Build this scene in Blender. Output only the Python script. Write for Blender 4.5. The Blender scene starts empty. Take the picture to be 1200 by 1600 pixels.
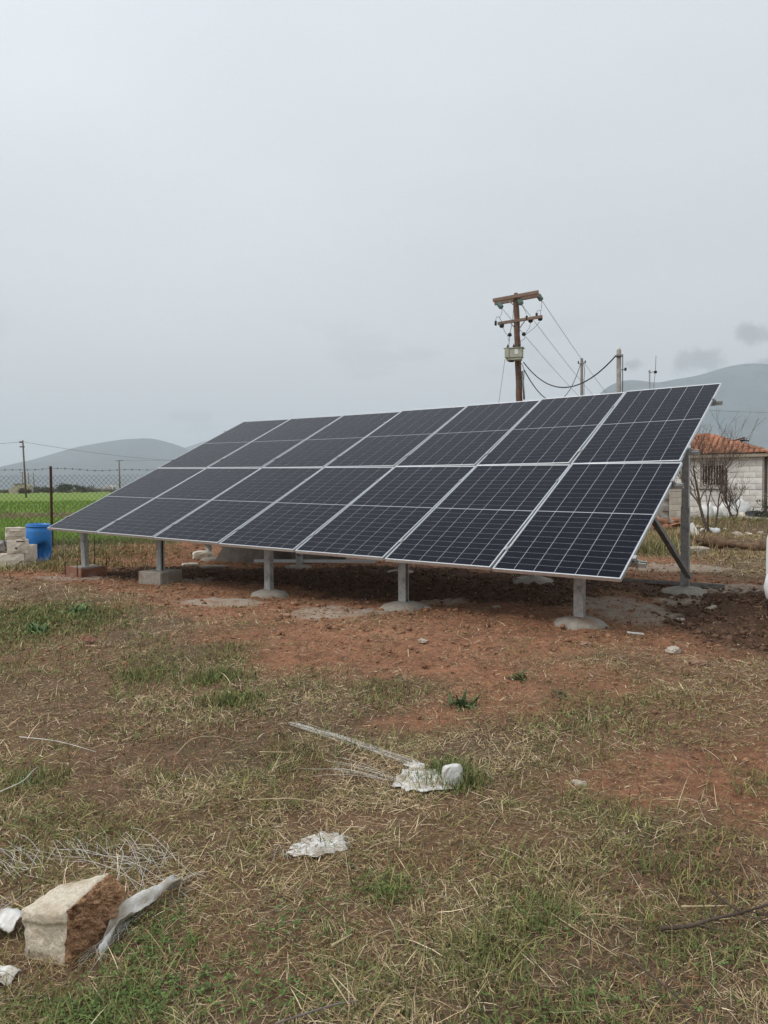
import bpy, math, random
import numpy as np
from mathutils import Vector, Matrix

random.seed(7)
rng = np.random.default_rng(11)
R = math.radians
sc = bpy.context.scene
col = sc.collection

# ------------------------------------------------------------------ camera
FPX, HOR, ROLL, CAMH = 1178.0, 760.0, R(-0.4), 1.24      # measured on the 1200 x 1600 photograph
_a = math.atan((HOR - 800.0) / FPX)
FWD = np.array([0, math.cos(_a), math.sin(_a)])
_up = np.array([0, -math.sin(_a), math.cos(_a)])
_rt = np.array([1.0, 0, 0])
RT = math.cos(ROLL) * _rt + math.sin(ROLL) * _up
UP = -math.sin(ROLL) * _rt + math.cos(ROLL) * _up
camd = bpy.data.cameras.new('camera')
cam = bpy.data.objects.new('camera', camd)
col.objects.link(cam)
camd.sensor_fit = 'VERTICAL'
camd.sensor_height = 36.0
camd.lens = FPX / 1600.0 * 36.0
camd.clip_start = 0.05
camd.clip_end = 60000
cam.matrix_world = Matrix(((RT[0], UP[0], -FWD[0], 0), (RT[1], UP[1], -FWD[1], 0), (RT[2], UP[2], -FWD[2], CAMH), (0, 0, 0, 1)))
sc.camera = cam

# ------------------------------------------------------------------ world, sun, exposure
SUN_EL, SUN_AZ = R(48), R(-112)                           # azimuth from +Y towards +X (negative: left of the view)
sun_dir = Vector((math.sin(SUN_AZ) * math.cos(SUN_EL), math.cos(SUN_AZ) * math.cos(SUN_EL), math.sin(SUN_EL)))
world = bpy.data.worlds.new('World')
sc.world = world
world.use_nodes = True
wn, wl = world.node_tree.nodes, world.node_tree.links
wn.clear()
w_out = wn.new('ShaderNodeOutputWorld')
w_bg = wn.new('ShaderNodeBackground')
w_bg.inputs['Strength'].default_value = 0.1
sky = wn.new('ShaderNodeTexSky')
sky.sky_type = 'NISHITA'
sky.sun_disc = False
sky.sun_elevation = SUN_EL
sky.sun_rotation = SUN_AZ
sky.air_density = 1.0
sky.dust_density = 4.0
tc = wn.new('ShaderNodeTexCoord')
sep = wn.new('ShaderNodeSeparateXYZ')
wl.new(tc.outputs['Generated'], sep.inputs[0])
# cloud deck: elevation gradient, soft blotches, a little brighter towards the veiled sun
ramp = wn.new('ShaderNodeValToRGB')
ramp.color_ramp.elements[0].position = 0.0
ramp.color_ramp.elements[0].color = (5.45, 5.45, 5.50, 1)
ramp.color_ramp.elements[1].position = 0.75
ramp.color_ramp.elements[1].color = (7.15, 7.6, 8.15, 1)
e_ = ramp.color_ramp.elements.new(0.22)
e_.color = (6.0, 6.2, 6.42, 1)
wl.new(sep.outputs['Z'], ramp.inputs[0])
dotn = wn.new('ShaderNodeVectorMath')
dotn.operation = 'DOT_PRODUCT'
dotn.inputs[1].default_value = sun_dir
wl.new(tc.outputs['Generated'], dotn.inputs[0])
glow = wn.new('ShaderNodeMapRange')
glow.inputs['From Min'].default_value = -0.6
glow.inputs['From Max'].default_value = 1.0
glow.inputs['To Min'].default_value = 0.96
glow.inputs['To Max'].default_value = 1.30
glow.interpolation_type = 'SMOOTHSTEP'
wl.new(dotn.outputs['Value'], glow.inputs['Value'])
wmap = wn.new('ShaderNodeMapping')
wmap.inputs['Scale'].default_value = (1.0, 1.0, 2.6)
wl.new(tc.outputs['Generated'], wmap.inputs[0])
wno = wn.new('ShaderNodeTexNoise')
wno.inputs['Scale'].default_value = 1.7
wno.inputs['Detail'].default_value = 5
wno.inputs['Roughness'].default_value = 0.45
wl.new(wmap.outputs[0], wno.inputs['Vector'])
wmr = wn.new('ShaderNodeMapRange')
wmr.inputs['From Min'].default_value = 0.3
wmr.inputs['From Max'].default_value = 0.7
wmr.inputs['To Min'].default_value = 0.93
wmr.inputs['To Max'].default_value = 1.06
wl.new(wno.outputs['Fac'], wmr.inputs['Value'])
# scattered small grey scud clouds low over the hills
wmap2 = wn.new('ShaderNodeMapping')
wmap2.inputs['Scale'].default_value = (4.6, 4.6, 13.0)
wmap2.inputs['Location'].default_value = (0.35, 0.1, 0.0)
wl.new(tc.outputs['Generated'], wmap2.inputs[0])
wno2 = wn.new('ShaderNodeTexNoise')
wno2.inputs['Scale'].default_value = 1.0
wno2.inputs['Detail'].default_value = 6
wno2.inputs['Roughness'].default_value = 0.55
wl.new(wmap2.outputs[0], wno2.inputs['Vector'])
scud = wn.new('ShaderNodeMapRange')
scud.inputs['From Min'].default_value = 0.57
scud.inputs['From Max'].default_value = 0.68
scud.inputs['To Min'].default_value = 0.0
scud.inputs['To Max'].default_value = 0.25
scud.interpolation_type = 'SMOOTHSTEP'
wl.new(wno2.outputs['Fac'], scud.inputs['Value'])
lowm = wn.new('ShaderNodeMapRange')
lowm.inputs['From Min'].default_value = 0.16
lowm.inputs['From Max'].default_value = 0.24
lowm.inputs['To Min'].default_value = 1.0
lowm.inputs['To Max'].default_value = 0.0
lowm.interpolation_type = 'SMOOTHSTEP'
wl.new(sep.outputs['Z'], lowm.inputs['Value'])
scm = wn.new('ShaderNodeMath'); scm.operation = 'MULTIPLY'
wl.new(scud.outputs[0], scm.inputs[0]); wl.new(lowm.outputs[0], scm.inputs[1])
scud_out = scm.outputs[0]
for (cx_, cy_, rx_, rz_) in ((1095, 567, .050, .022), (1172, 523, .026, .020), (985, 569, .034, .012), (1215, 566, .040, .009), (300, 652, .070, .012), (330, 668, .05, .010), (1330, 540, .06, .02)):
    d_ = FWD + RT * (cx_ - 600.0) / FPX - UP * (cy_ - 800.0) / FPX
    d_ = d_ / np.linalg.norm(d_)
    q1 = wn.new('ShaderNodeVectorMath'); q1.operation = 'SUBTRACT'; q1.inputs[1].default_value = d_
    wl.new(tc.outputs['Generated'], q1.inputs[0])
    q2 = wn.new('ShaderNodeVectorMath'); q2.operation = 'MULTIPLY'; q2.inputs[1].default_value = (1 / rx_, 1 / rx_, 1 / rz_)
    wl.new(q1.outputs[0], q2.inputs[0])
    q3 = wn.new('ShaderNodeVectorMath'); q3.operation = 'LENGTH'; wl.new(q2.outputs[0], q3.inputs[0])
    nz_ = wn.new('ShaderNodeTexNoise'); nz_.inputs['Scale'].default_value = 26; nz_.inputs['Detail'].default_value = 6; nz_.inputs['Roughness'].default_value = .6
    wl.new(tc.outputs['Generated'], nz_.inputs['Vector'])
    q4 = wn.new('ShaderNodeMath'); q4.operation = 'MULTIPLY_ADD'; q4.inputs[1].default_value = 2.6; wl.new(nz_.outputs['Fac'], q4.inputs[0]); wl.new(q3.outputs['Value'], q4.inputs[2])
    q5 = wn.new('ShaderNodeMapRange'); q5.interpolation_type = 'SMOOTHSTEP'; q5.inputs['From Min'].default_value = 1.45; q5.inputs['From Max'].default_value = 2.1; q5.inputs['To Min'].default_value = .9 if cx_ > 900 else .4; q5.inputs['To Max'].default_value = 0.0
    wl.new(q4.outputs[0], q5.inputs['Value'])
    q6 = wn.new('ShaderNodeMath'); q6.operation = 'MAXIMUM'; wl.new(scud_out, q6.inputs[0]); wl.new(q5.outputs[0], q6.inputs[1])
    scud_out = q6.outputs[0]
sc2 = wn.new('ShaderNodeMath'); sc2.operation = 'MULTIPLY_ADD'
wl.new(scud_out, sc2.inputs[0]); sc2.inputs[1].default_value = -0.52; sc2.inputs[2].default_value = 1.0
m1 = wn.new('ShaderNodeMath'); m1.operation = 'MULTIPLY'
wl.new(glow.outputs[0], m1.inputs[0]); wl.new(wmr.outputs[0], m1.inputs[1])
m2 = wn.new('ShaderNodeMath'); m2.operation = 'MULTIPLY'
wl.new(m1.outputs[0], m2.inputs[0]); wl.new(sc2.outputs[0], m2.inputs[1])
vs = wn.new('ShaderNodeVectorMath'); vs.operation = 'SCALE'
wl.new(ramp.outputs[0], vs.inputs[0]); wl.new(m2.outputs[0], vs.inputs['Scale'])
mixw = wn.new('ShaderNodeMix'); mixw.data_type = 'RGBA'
mixw.inputs['Factor'].default_value = 0.92               # the cloud deck hides nearly all of the blue
wl.new(sky.outputs[0], mixw.inputs['A']); wl.new(vs.outputs[0], mixw.inputs['B'])
wl.new(mixw.outputs['Result'], w_bg.inputs['Color'])
wl.new(w_bg.outputs[0], w_out.inputs[0])

sund = bpy.data.lights.new('sun', 'SUN')
sund.energy = 1.5
sund.angle = R(25)
sund.color = (1.0, 0.965, 0.92)
sun = bpy.data.objects.new('sun', sund)
col.objects.link(sun)
sun.rotation_euler = (-sun_dir).to_track_quat('-Z', 'Y').to_euler()

sc.view_settings.view_transform = 'Standard'
sc.view_settings.look = 'None'
sc.view_settings.exposure = 0.22
sc.view_settings.gamma = 1.0
sc.view_settings.use_curve_mapping = False
sc.render.engine = 'CYCLES'
sc.cycles.use_denoising = True
sc.cycles.denoising_prefilter = 'NONE'
sc.cycles.max_bounces = 8
sc.cycles.volume_bounces = 3
sc.cycles.transparent_max_bounces = 6
sc.cycles.caustics_reflective = False
sc.cycles.caustics_refractive = False

# ------------------------------------------------------------------ helpers
def ray(x, y):
    return FWD + RT * (x - 600.0) / FPX - UP * (y - 800.0) / FPX

def gp(x, y, z=0.0):                                     # where the line of sight through a measured point meets the level z
    d = ray(x, y)
    p = d * ((z - CAMH) / d[2])
    return np.array([p[0], p[1], z])

def at(x, y, Y):                                         # the point of a line of sight at depth Y
    d = ray(x, y)
    p = d * (Y / d[1])
    return np.array([p[0], p[1], p[2] + CAMH])

def _hash(ix, iy, seed):
    h = (ix.astype(np.int64) * 374761393 + iy.astype(np.int64) * 668265263 + seed * 1442695041) & 0x7fffffff
    h = ((h ^ (h >> 13)) * 1274126177) & 0x7fffffff
    return ((h ^ (h >> 16)) & 0xffff) / 65535.0

def vnoise(x, y, seed=0):
    x = np.asarray(x, float); y = np.asarray(y, float)
    ix, iy = np.floor(x), np.floor(y)
    fx, fy = x - ix, y - iy
    fx = fx * fx * (3 - 2 * fx); fy = fy * fy * (3 - 2 * fy)
    a = _hash(ix, iy, seed); b = _hash(ix + 1, iy, seed); c = _hash(ix, iy + 1, seed); d = _hash(ix + 1, iy + 1, seed)
    return (a * (1 - fx) + b * fx) * (1 - fy) + (c * (1 - fx) + d * fx) * fy

def fbm(x, y, seed=0, octv=4, gain=0.5):
    s, a, t = 0.0, 1.0, 0.0
    for k in range(octv):
        s = s + a * vnoise(np.asarray(x) * 2 ** k + 17.3 * k, np.asarray(y) * 2 ** k - 9.1 * k, seed + k)
        t += a; a *= gain
    return s / t

def smooth(x, a, b):
    t = np.clip((np.asarray(x, float) - a) / (b - a), 0, 1)
    return t * t * (3 - 2 * t)

def mesh_np(name, verts, tris=None, quads=None, colors=None, smooth_shade=False):
    me = bpy.data.meshes.new(name)
    verts = np.asarray(verts, np.float32)
    me.vertices.add(len(verts))
    me.vertices.foreach_set('co', verts.ravel())
    lv, ls, k = [], [], 0
    for arr, n in ((tris, 3), (quads, 4)):
        if arr is not None and len(arr):
            arr = np.asarray(arr, np.int32)
            lv.append(arr.ravel()); ls.append(k + np.arange(len(arr), dtype=np.int32) * n); k += arr.size
    lv = np.concatenate(lv); ls = np.concatenate(ls)
    me.loops.add(len(lv)); me.loops.foreach_set('vertex_index', lv)
    me.polygons.add(len(ls)); me.polygons.foreach_set('loop_start', ls)
    if smooth_shade:
        me.polygons.foreach_set('use_smooth', np.ones(len(ls), bool))
    me.update(calc_edges=True)
    if colors is not None:
        at_ = me.color_attributes.new('Col', 'FLOAT_COLOR', 'POINT')
        c = np.ones((len(verts), 4), np.float32); c[:, :colors.shape[1]] = colors
        at_.data.foreach_set('color', c.ravel())
    return me

def link(name, me, m=None, parent=None):
    o = bpy.data.objects.new(name, me)
    col.objects.link(o)
    if m is not None and me is not None and len(me.materials) == 0:
        for mm in (m if isinstance(m, (list, tuple)) else [m]):
            me.materials.append(mm)
    if parent is not None:
        o.parent = parent
    return o

def empty(name, loc=(0, 0, 0), rz=0.0):
    o = bpy.data.objects.new(name, None)
    col.objects.link(o)
    o.empty_display_size = 0.1
    o.location = loc; o.rotation_euler = (0, 0, rz)
    return o

def tag(o, label=None, cat=None, group=None, kind=None):
    if label: o['label'] = label
    if cat: o['category'] = cat
    if group: o['group'] = group
    if kind: o['kind'] = kind
    return o

class MB:
    """collects shapes; build() links them as ONE mesh object"""
    def __init__(s): s.v, s.f, s.mi, s.sm = [], [], [], []
    def add(s, v, f, mi=0, sm=False):
        k = len(s.v)
        s.v += [tuple(map(float, p)) for p in v]
        s.f += [tuple(i + k for i in q) for q in f]
        s.mi += [mi] * len(f); s.sm += [sm] * len(f)
        return s
    def box(s, c, d, rot=None, mi=0, bev=0.0):
        hx, hy, hz = d[0] / 2, d[1] / 2, d[2] / 2
        if bev <= 0:
            v = [Vector((x, y, z)) for x in (-hx, hx) for y in (-hy, hy) for z in (-hz, hz)]
            f = [(0, 1, 3, 2), (4, 6, 7, 5), (0, 4, 5, 1), (2, 3, 7, 6), (0, 2, 6, 4), (1, 5, 7, 3)]
        else:
            v, f, idx = [], [], {}
            sg = (-1, 1)
            for sx in sg:
                for sy in sg:
                    for sz in sg:
                        for ax in range(3):
                            p = [sx * (hx - bev), sy * (hy - bev), sz * (hz - bev)]
                            p[ax] = (sx * hx, sy * hy, sz * hz)[ax]
                            idx[(sx, sy, sz, ax)] = len(v); v.append(Vector(p))
            def q(*k): f.append(tuple(idx[t] for t in k))
            for sx in sg: q(*[(sx, a, b, 0) for a, b in ((-1, -1), (1, -1), (1, 1), (-1, 1))][::sx])
            for sy in sg: q(*[(a, sy, b, 1) for a, b in ((-1, -1), (-1, 1), (1, 1), (1, -1))][::sy])
            for sz in sg: q(*[(a, b, sz, 2) for a, b in ((-1, -1), (1, -1), (1, 1), (-1, 1))][::sz])
            for sx in sg:
                for sy in sg: q(*[(sx, sy, -1, 0), (sx, sy, -1, 1), (sx, sy, 1, 1), (sx, sy, 1, 0)][::sx * sy])
                for sz in sg: q(*[(sx, -1, sz, 0), (sx, 1, sz, 0), (sx, 1, sz, 2), (sx, -1, sz, 2)][::sx * sz])
            for sy in sg:
                for sz in sg: q(*[(-1, sy, sz, 1), (-1, sy, sz, 2), (1, sy, sz, 2), (1, sy, sz, 1)][::sy * sz])
            for sx in sg:
                for sy in sg:
                    for sz in sg: q(*[(sx, sy, sz, 0), (sx, sy, sz, 1), (sx, sy, sz, 2)][::sx * sy * sz])
        c = Vector(c)
        if rot is not None: v = [rot @ p for p in v]
        return s.add([p + c for p in v], f, mi)
    def tube(s, pts, r, n=6, mi=0, cap=True, sm=True):
        pts = [Vector(p) for p in pts]
        rs = list(r) if isinstance(r, (list, tuple, np.ndarray)) else [r] * len(pts)
        v, f = [], []
        ref = Vector((0, 0, 1))
        d0 = (pts[-1] - pts[0]).normalized()
        if abs(d0.z) > 0.9: ref = Vector((1, 0, 0))
        for i, p in enumerate(pts):
            d = (pts[min(i + 1, len(pts) - 1)] - pts[max(i - 1, 0)]).normalized()
            a = d.cross(ref)
            if a.length < 1e-4: a = d.cross(Vector((0.3, 1, 0.2)))
            a.normalize(); b = d.cross(a)
            for k in range(n):
                t = 2 * math.pi * k / n
                v.append(p + (a * math.cos(t) + b * math.sin(t)) * rs[i])
        for i in range(len(pts) - 1):
            for k in range(n):
                k2 = (k + 1) % n
                f.append((i * n + k, i * n + k2, (i + 1) * n + k2, (i + 1) * n + k))
        s.add(v, f, mi, sm)
        if cap:
            L = len(v); base = len(s.v) - L
            s.f.append(tuple(base + k for k in range(n))[::-1]); s.mi.append(mi); s.sm.append(False)
            s.f.append(tuple(base + L - n + k for k in range(n))); s.mi.append(mi); s.sm.append(False)
        return s
    def lathe(s, prof, n=16, c=(0, 0, 0), mi=0, sm=True):
        v, f = [], []
        for (r, z) in prof:
            for k in range(n):
                t = 2 * math.pi * k / n
                v.append((c[0] + r * math.cos(t), c[1] + r * math.sin(t), c[2] + z))
        for i in range(len(prof) - 1):
            for k in range(n):
                k2 = (k + 1) % n
                f.append((i * n + k, i * n + k2, (i + 1) * n + k2, (i + 1) * n + k))
        return s.add(v, f, mi, sm)
    def extrude(s, prof, p0, p1, xdir, mi=0, closed=True):
        p0, p1 = Vector(p0), Vector(p1)
        d = (p1 - p0).normalized()
        x = Vector(xdir); x = (x - d * x.dot(d)).normalized(); y = d.cross(x)
        n = len(prof)
        v = [p0 + x * a + y * b for a, b in prof] + [p1 + x * a + y * b for a, b in prof]
        f = [(i, (i + 1) % n, n + (i + 1) % n, n + i) for i in range(n)]
        f += [tuple(range(n))[::-1], tuple(range(n, 2 * n))]
        return s.add(v, f, mi)
    def build(s, name, m, parent=None):
        me = bpy.data.meshes.new(name)
        me.from_pydata(s.v, [], s.f)
        ms = m if isinstance(m, (list, tuple)) else [m]
        for mm in ms: me.materials.append(mm)
        me.polygons.foreach_set('material_index', s.mi)
        me.polygons.foreach_set('use_smooth', s.sm)
        me.update()
        o = bpy.data.objects.new(name, me)
        col.objects.link(o)
        if parent is not None: o.parent = parent
        return o

def cprof(w, h, t, lip=0.0):                             # C section, open towards -x
    a, b = w / 2, h / 2
    if lip:
        return [(a, -b), (a, b), (-a, b), (-a, b - lip), (-a + t, b - lip), (-a + t, b - t), (a - t, b - t), (a - t, -b + t), (-a + t, -b + t), (-a + t, -b + lip), (-a, -b + lip), (-a, -b)]
    return [(a, -b), (a, b), (-a, b), (-a, b - t), (a - t, b - t), (a - t, -b + t), (-a, -b + t), (-a, -b)]

# ------------------------------------------------------------------ materials
def new_mat(name):
    m = bpy.data.materials.new(name)
    m.use_nodes = True
    nt = m.node_tree
    return m, nt.nodes, nt.links, nt.nodes['Principled BSDF']

def pm(name, c1, c2, scale=8.0, rough=0.8, bump=0.2, metal=0.0, spec=0.3, detail=6, dist=0.01, coords='Object', lo=0.35, hi=0.65, c3=None, scale3=1.5, lo3=.55, hi3=.7):
    m, n, l, b = new_mat(name)
    t = n.new('ShaderNodeTexCoord')
    no = n.new('ShaderNodeTexNoise')
    no.inputs['Scale'].default_value = scale; no.inputs['Detail'].default_value = detail; no.inputs['Roughness'].default_value = 0.6
    l.new(t.outputs[coords], no.inputs['Vector'])
    mr = n.new('ShaderNodeMapRange'); mr.inputs['From Min'].default_value = lo; mr.inputs['From Max'].default_value = hi
    l.new(no.outputs['Fac'], mr.inputs['Value'])
    mx = n.new('ShaderNodeMix'); mx.data_type = 'RGBA'
    mx.inputs['A'].default_value = (*c1, 1); mx.inputs['B'].default_value = (*c2, 1)
    l.new(mr.outputs[0], mx.inputs['Factor'])
    outc = mx.outputs['Result']
    if c3 is not None:
        n3 = n.new('ShaderNodeTexNoise'); n3.inputs['Scale'].default_value = scale3; n3.inputs['Detail'].default_value = 5
        l.new(t.outputs[coords], n3.inputs['Vector'])
        r3 = n.new('ShaderNodeMapRange'); r3.inputs['From Min'].default_value = lo3; r3.inputs['From Max'].default_value = hi3
        l.new(n3.outputs['Fac'], r3.inputs['Value'])
        x3 = n.new('ShaderNodeMix'); x3.data_type = 'RGBA'; x3.inputs['B'].default_value = (*c3, 1)
        l.new(outc, x3.inputs['A']); l.new(r3.outputs[0], x3.inputs['Factor'])
        outc = x3.outputs['Result']
    l.new(outc, b.inputs['Base Color'])
    b.inputs['Roughness'].default_value = rough
    b.inputs['Metallic'].default_value = metal
    b.inputs['Specular IOR Level'].default_value = spec
    if bump > 0:
        bp = n.new('ShaderNodeBump'); bp.inputs['Strength'].default_value = bump; bp.inputs['Distance'].default_value = dist
        l.new(no.outputs['Fac'], bp.inputs['Height']); l.new(bp.outputs[0], b.inputs['Normal'])
    return m

def blade_mat(name, rough=0.75):
    m, n, l, b = new_mat(name)
    a = n.new('ShaderNodeVertexColor'); a.layer_name = 'Col'
    no = n.new('ShaderNodeTexNoise'); no.inputs['Scale'].default_value = 60
    t = n.new('ShaderNodeTexCoord'); l.new(t.outputs['Object'], no.inputs['Vector'])
    mr = n.new('ShaderNodeMapRange'); mr.inputs['To Min'].default_value = 0.7; mr.inputs['To Max'].default_value = 1.3
    l.new(no.outputs['Fac'], mr.inputs['Value'])
    v = n.new('ShaderNodeVectorMath'); v.operation = 'SCALE'
    l.new(a.outputs['Color'], v.inputs[0]); l.new(mr.outputs[0], v.inputs['Scale'])
    l.new(v.outputs[0], b.inputs['Base Color'])
    b.inputs['Roughness'].default_value = rough; b.inputs['Specular IOR Level'].default_value = 0.2
    return m

M = {}
M['alu'] = pm('anodised_aluminium', (.62, .64, .65), (.72, .74, .75), 30, .38, .0, .75, .5)
M['galv'] = pm('galvanised_steel', (.33, .33, .32), (.47, .47, .45), 26, .5, .03, .4, .5, dist=.002, c3=(.22, .22, .205), scale3=9)
M['galv_dull'] = pm('weathered_galvanised_steel', (.22, .21, .20), (.34, .33, .31), 14, .6, .05, .5, .4, dist=.002)
M['concrete'] = pm('fresh_concrete', (.26, .235, .195), (.36, .33, .28), 22, .95, .5, c3=(.24, .165, .11), scale3=5, lo3=.5, hi3=.72)
M['concrete_old'] = pm('old_concrete', (.22, .20, .175), (.32, .30, .27), 6, .95, .4, c3=(.14, .125, .10), scale3=2)
M['limestone'] = pm('cut_limestone', (.64, .56, .45), (.76, .69, .57), 12, .9, .35, c3=(.36, .29, .21), scale3=3)
M['rust'] = pm('rusty_steel', (.055, .028, .020), (.09, .042, .028), 20, .75, .2, .2, dist=.003)
M['blue'] = pm('blue_plastic', (.012, .155, .47), (.022, .215, .57), 4, .42, .02, spec=.5, c3=(.05, .17, .36), scale3=7)
M['wood_form'] = pm('stained_board', (.20, .095, .06), (.29, .15, .095), 9, .85, .2, c3=(.33, .29, .25), scale3=4)
M['pole_wood'] = pm('creosoted_pole', (.125, .072, .052), (.195, .115, .082), 6, .85, .2, c3=(.12, .055, .035), scale3=1.5)
M['arm_wood'] = pm('weathered_timber', (.19, .125, .092), (.27, .18, .135), 8, .85, .15)
M['grey_wood'] = pm('grey_timber', (.16, .135, .115), (.24, .205, .18), 8, .9, .2)
M['trafo'] = pm('pale_olive_paint', (.36, .37, .29), (.43, .44, .35), 5, .55, .03, c3=(.22, .24, .17), scale3=3)
M['dark'] = pm('dark_rubber', (.015, .015, .017), (.03, .03, .032), 20, .6, .05)
M['cable'] = pm('cable_black', (.03, .03, .032), (.05, .05, .052), 20, .6, .0)
M['wire'] = pm('wire_grey', (.10, .10, .105), (.15, .15, .15), 20, .6, .0, .3)
M['glass_ins'] = pm('green_insulator_glass', (.15, .25, .24), (.22, .33, .31), 10, .15, .0, spec=.6)
M['white_block'] = pm('whitewashed_block', (.74, .71, .65), (.84, .81, .75), 5, .9, .25, c3=(.52, .45, .36), scale3=2.2, lo3=.48, hi3=.70, coords='Object')
M['mortar'] = pm('mortar', (.34, .31, .27), (.46, .42, .37), 9, .95, .2)
M['cream_block'] = pm('cream_block', (.46, .41, .33), (.58, .52, .43), 7, .9, .25, c3=(.36, .31, .25), scale3=2)
M['tile'] = pm('terracotta', (.36, .165, .095), (.47, .235, .145), 2.5, .9, .3, c3=(.24, .125, .085), scale3=1.6, lo3=.48, hi3=.68)
M['fascia'] = pm('weathered_fascia', (.30, .25, .19), (.40, .34, .27), 6, .9, .2)
M['darkvoid'] = pm('dark_interior', (.012, .010, .009), (.025, .02, .018), 4, .9, .0)
M['bar_paint'] = pm('flaking_bar_paint', (.42, .38, .33), (.55, .50, .44), 9, .7, .1)
M['bark'] = pm('dark_bark', (.055, .040, .030), (.105, .08, .062), 16, .95, .5)
M['twig'] = pm('reddish_twig', (.10, .07, .055), (.16, .115, .09), 16, .95, .2)
M['log'] = pm('brown_log', (.10, .060, .036), (.22, .14, .085), 9, .95, .9, c3=(.085, .05, .03), scale3=3, dist=.03)
M['white_plastic'] = pm('white_plastic', (.62, .63, .62), (.74, .75, .74), 9, .5, .15)
M['foam'] = pm('white_foam', (.66, .65, .61), (.76, .75, .71), 12, .85, .15)
M['sack'] = pm('woven_white_sack', (.60, .58, .54), (.76, .74, .70), 60, .8, .5, c3=(.36, .31, .24), scale3=11, lo3=.46, hi3=.66)
M['strand'] = pm('plastic_strand', (.56, .53, .47), (.72, .69, .63), 15, .6, .0)
M['straw'] = pm('straw', (.40, .31, .18), (.52, .42, .26), 15, .8, .0)
M['stick'] = pm('dead_stick', (.055, .038, .028), (.11, .08, .06), 18, .9, .3)
M['stone'] = pm('pale_stone', (.38, .32, .26), (.52, .45, .37), 12, .9, .4)
M['stone_red'] = pm('red_stone', (.22, .13, .085), (.34, .22, .15), 12, .9, .4)
M['block_cream'] = pm('tufa_block', (.52, .44, .32), (.74, .66, .53), 110, .92, .55, c3=(.37, .27, .17), scale3=9, lo3=.5, hi3=.72, dist=.012)
M['block_broken'] = pm('broken_red_core', (.40, .20, .095), (.68, .42, .24), 150, .95, 1.0, c3=(.19, .085, .04), scale3=40, dist=.02, lo3=.55, hi3=.68)
M['car'] = pm('white_car_paint', (.74, .75, .75), (.78, .79, .79), 3, .25, .0, spec=.5)
M['car_glass'] = pm('car_glass', (.01, .012, .014), (.015, .017, .02), 3, .05, .0, spec=.6)
M['tyre'] = pm('tyre_rubber', (.018, .017, .016), (.04, .036, .032), 18, .85, .2)
M['red_lamp'] = pm('red_lamp', (.35, .01, .01), (.42, .015, .012), 10, .2, .0, spec=.5)
M['ruin'] = pm('ruin_stone', (.36, .30, .23), (.48, .42, .33), 1.2, .95, .4)
M['far_white'] = pm('far_white_render', (.66, .65, .62), (.74, .73, .70), 1, .9, .1)
M['blade'] = blade_mat('grass_blade')
M['clod'] = blade_mat('soil_clod', .95)

def vary(m, lo, hi):                                     # each piece its own tone
    n, l = m.node_tree.nodes, m.node_tree.links
    b = n['Principled BSDF']; src = b.inputs['Base Color'].links[0].from_socket
    oi = n.new('ShaderNodeObjectInfo'); mr = n.new('ShaderNodeMapRange'); mr.inputs['To Min'].default_value = lo; mr.inputs['To Max'].default_value = hi
    l.new(oi.outputs['Random'], mr.inputs['Value'])
    v = n.new('ShaderNodeVectorMath'); v.operation = 'SCALE'; l.new(src, v.inputs[0]); l.new(mr.outputs[0], v.inputs['Scale']); l.new(v.outputs[0], b.inputs['Base Color'])
vary(M['tile'], .62, 1.2); vary(M['white_block'], .80, 1.04); vary(M['cream_block'], .8, 1.1); vary(M['limestone'], .9, 1.08)

# ------------------------------------------------------------------ solar table geometry (measured)
PW, PL, GAP = 1.134, 2.094, 0.02
AW, AL = 7 * PW + 6 * GAP, 2 * PL + GAP
YAW, SLP = -0.6079047, -0.0255837
T0, T1, T2 = 0.44582712, 0.05917164, 0.03692177
A0 = np.array([-4.7245, 10.5622, CAMH - 0.54558])
AE = np.array([math.cos(YAW) * math.cos(SLP), math.sin(YAW) * math.cos(SLP), math.sin(SLP)])
AN = np.array([-math.sin(YAW), math.cos(YAW), 0.0])
AH = np.array([math.cos(YAW), math.sin(YAW), 0.0])

def table(u, v, off=0.0):                                # a point on the slightly warped table; off lifts it along the normal
    w = u / AW - 0.5
    t = T0 + T1 * w + T2 * w * w
    d = math.cos(t) * AN + math.sin(t) * np.array([0, 0, 1.0])
    nrm = np.cross(AE, d)
    return A0 + u * AE + v * d + (off - .068) * nrm      # the measured plane is the glass, 68 mm above the rail axis

def uvh(u, vh):                                          # plan position under the table
    q = A0 + u * AH + vh * AN
    return q[0], q[1]

# ------------------------------------------------------------------ ground zones (world plan, metres)
def poly_sd(x, y, pts):                                  # signed distance, positive inside
    x = np.asarray(x, float); y = np.asarray(y, float)
    d = np.full(x.shape, 1e9); ins = np.zeros(x.shape, bool)
    n = len(pts)
    for i in range(n):
        ax, ay = pts[i][:2]; bx, by = pts[(i + 1) % n][:2]
        ex, ey = bx - ax, by - ay
        t = np.clip(((x - ax) * ex + (y - ay) * ey) / (ex * ex + ey * ey + 1e-12), 0, 1)
        d = np.minimum(d, np.hypot(x - ax - t * ex, y - ay - t * ey))
        c = ((ay > y) != (by > y)) & (x < (bx - ax) * (y - ay) / (by - ay + 1e-12) + ax)
        ins ^= c
    return np.where(ins, d, -d)

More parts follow.
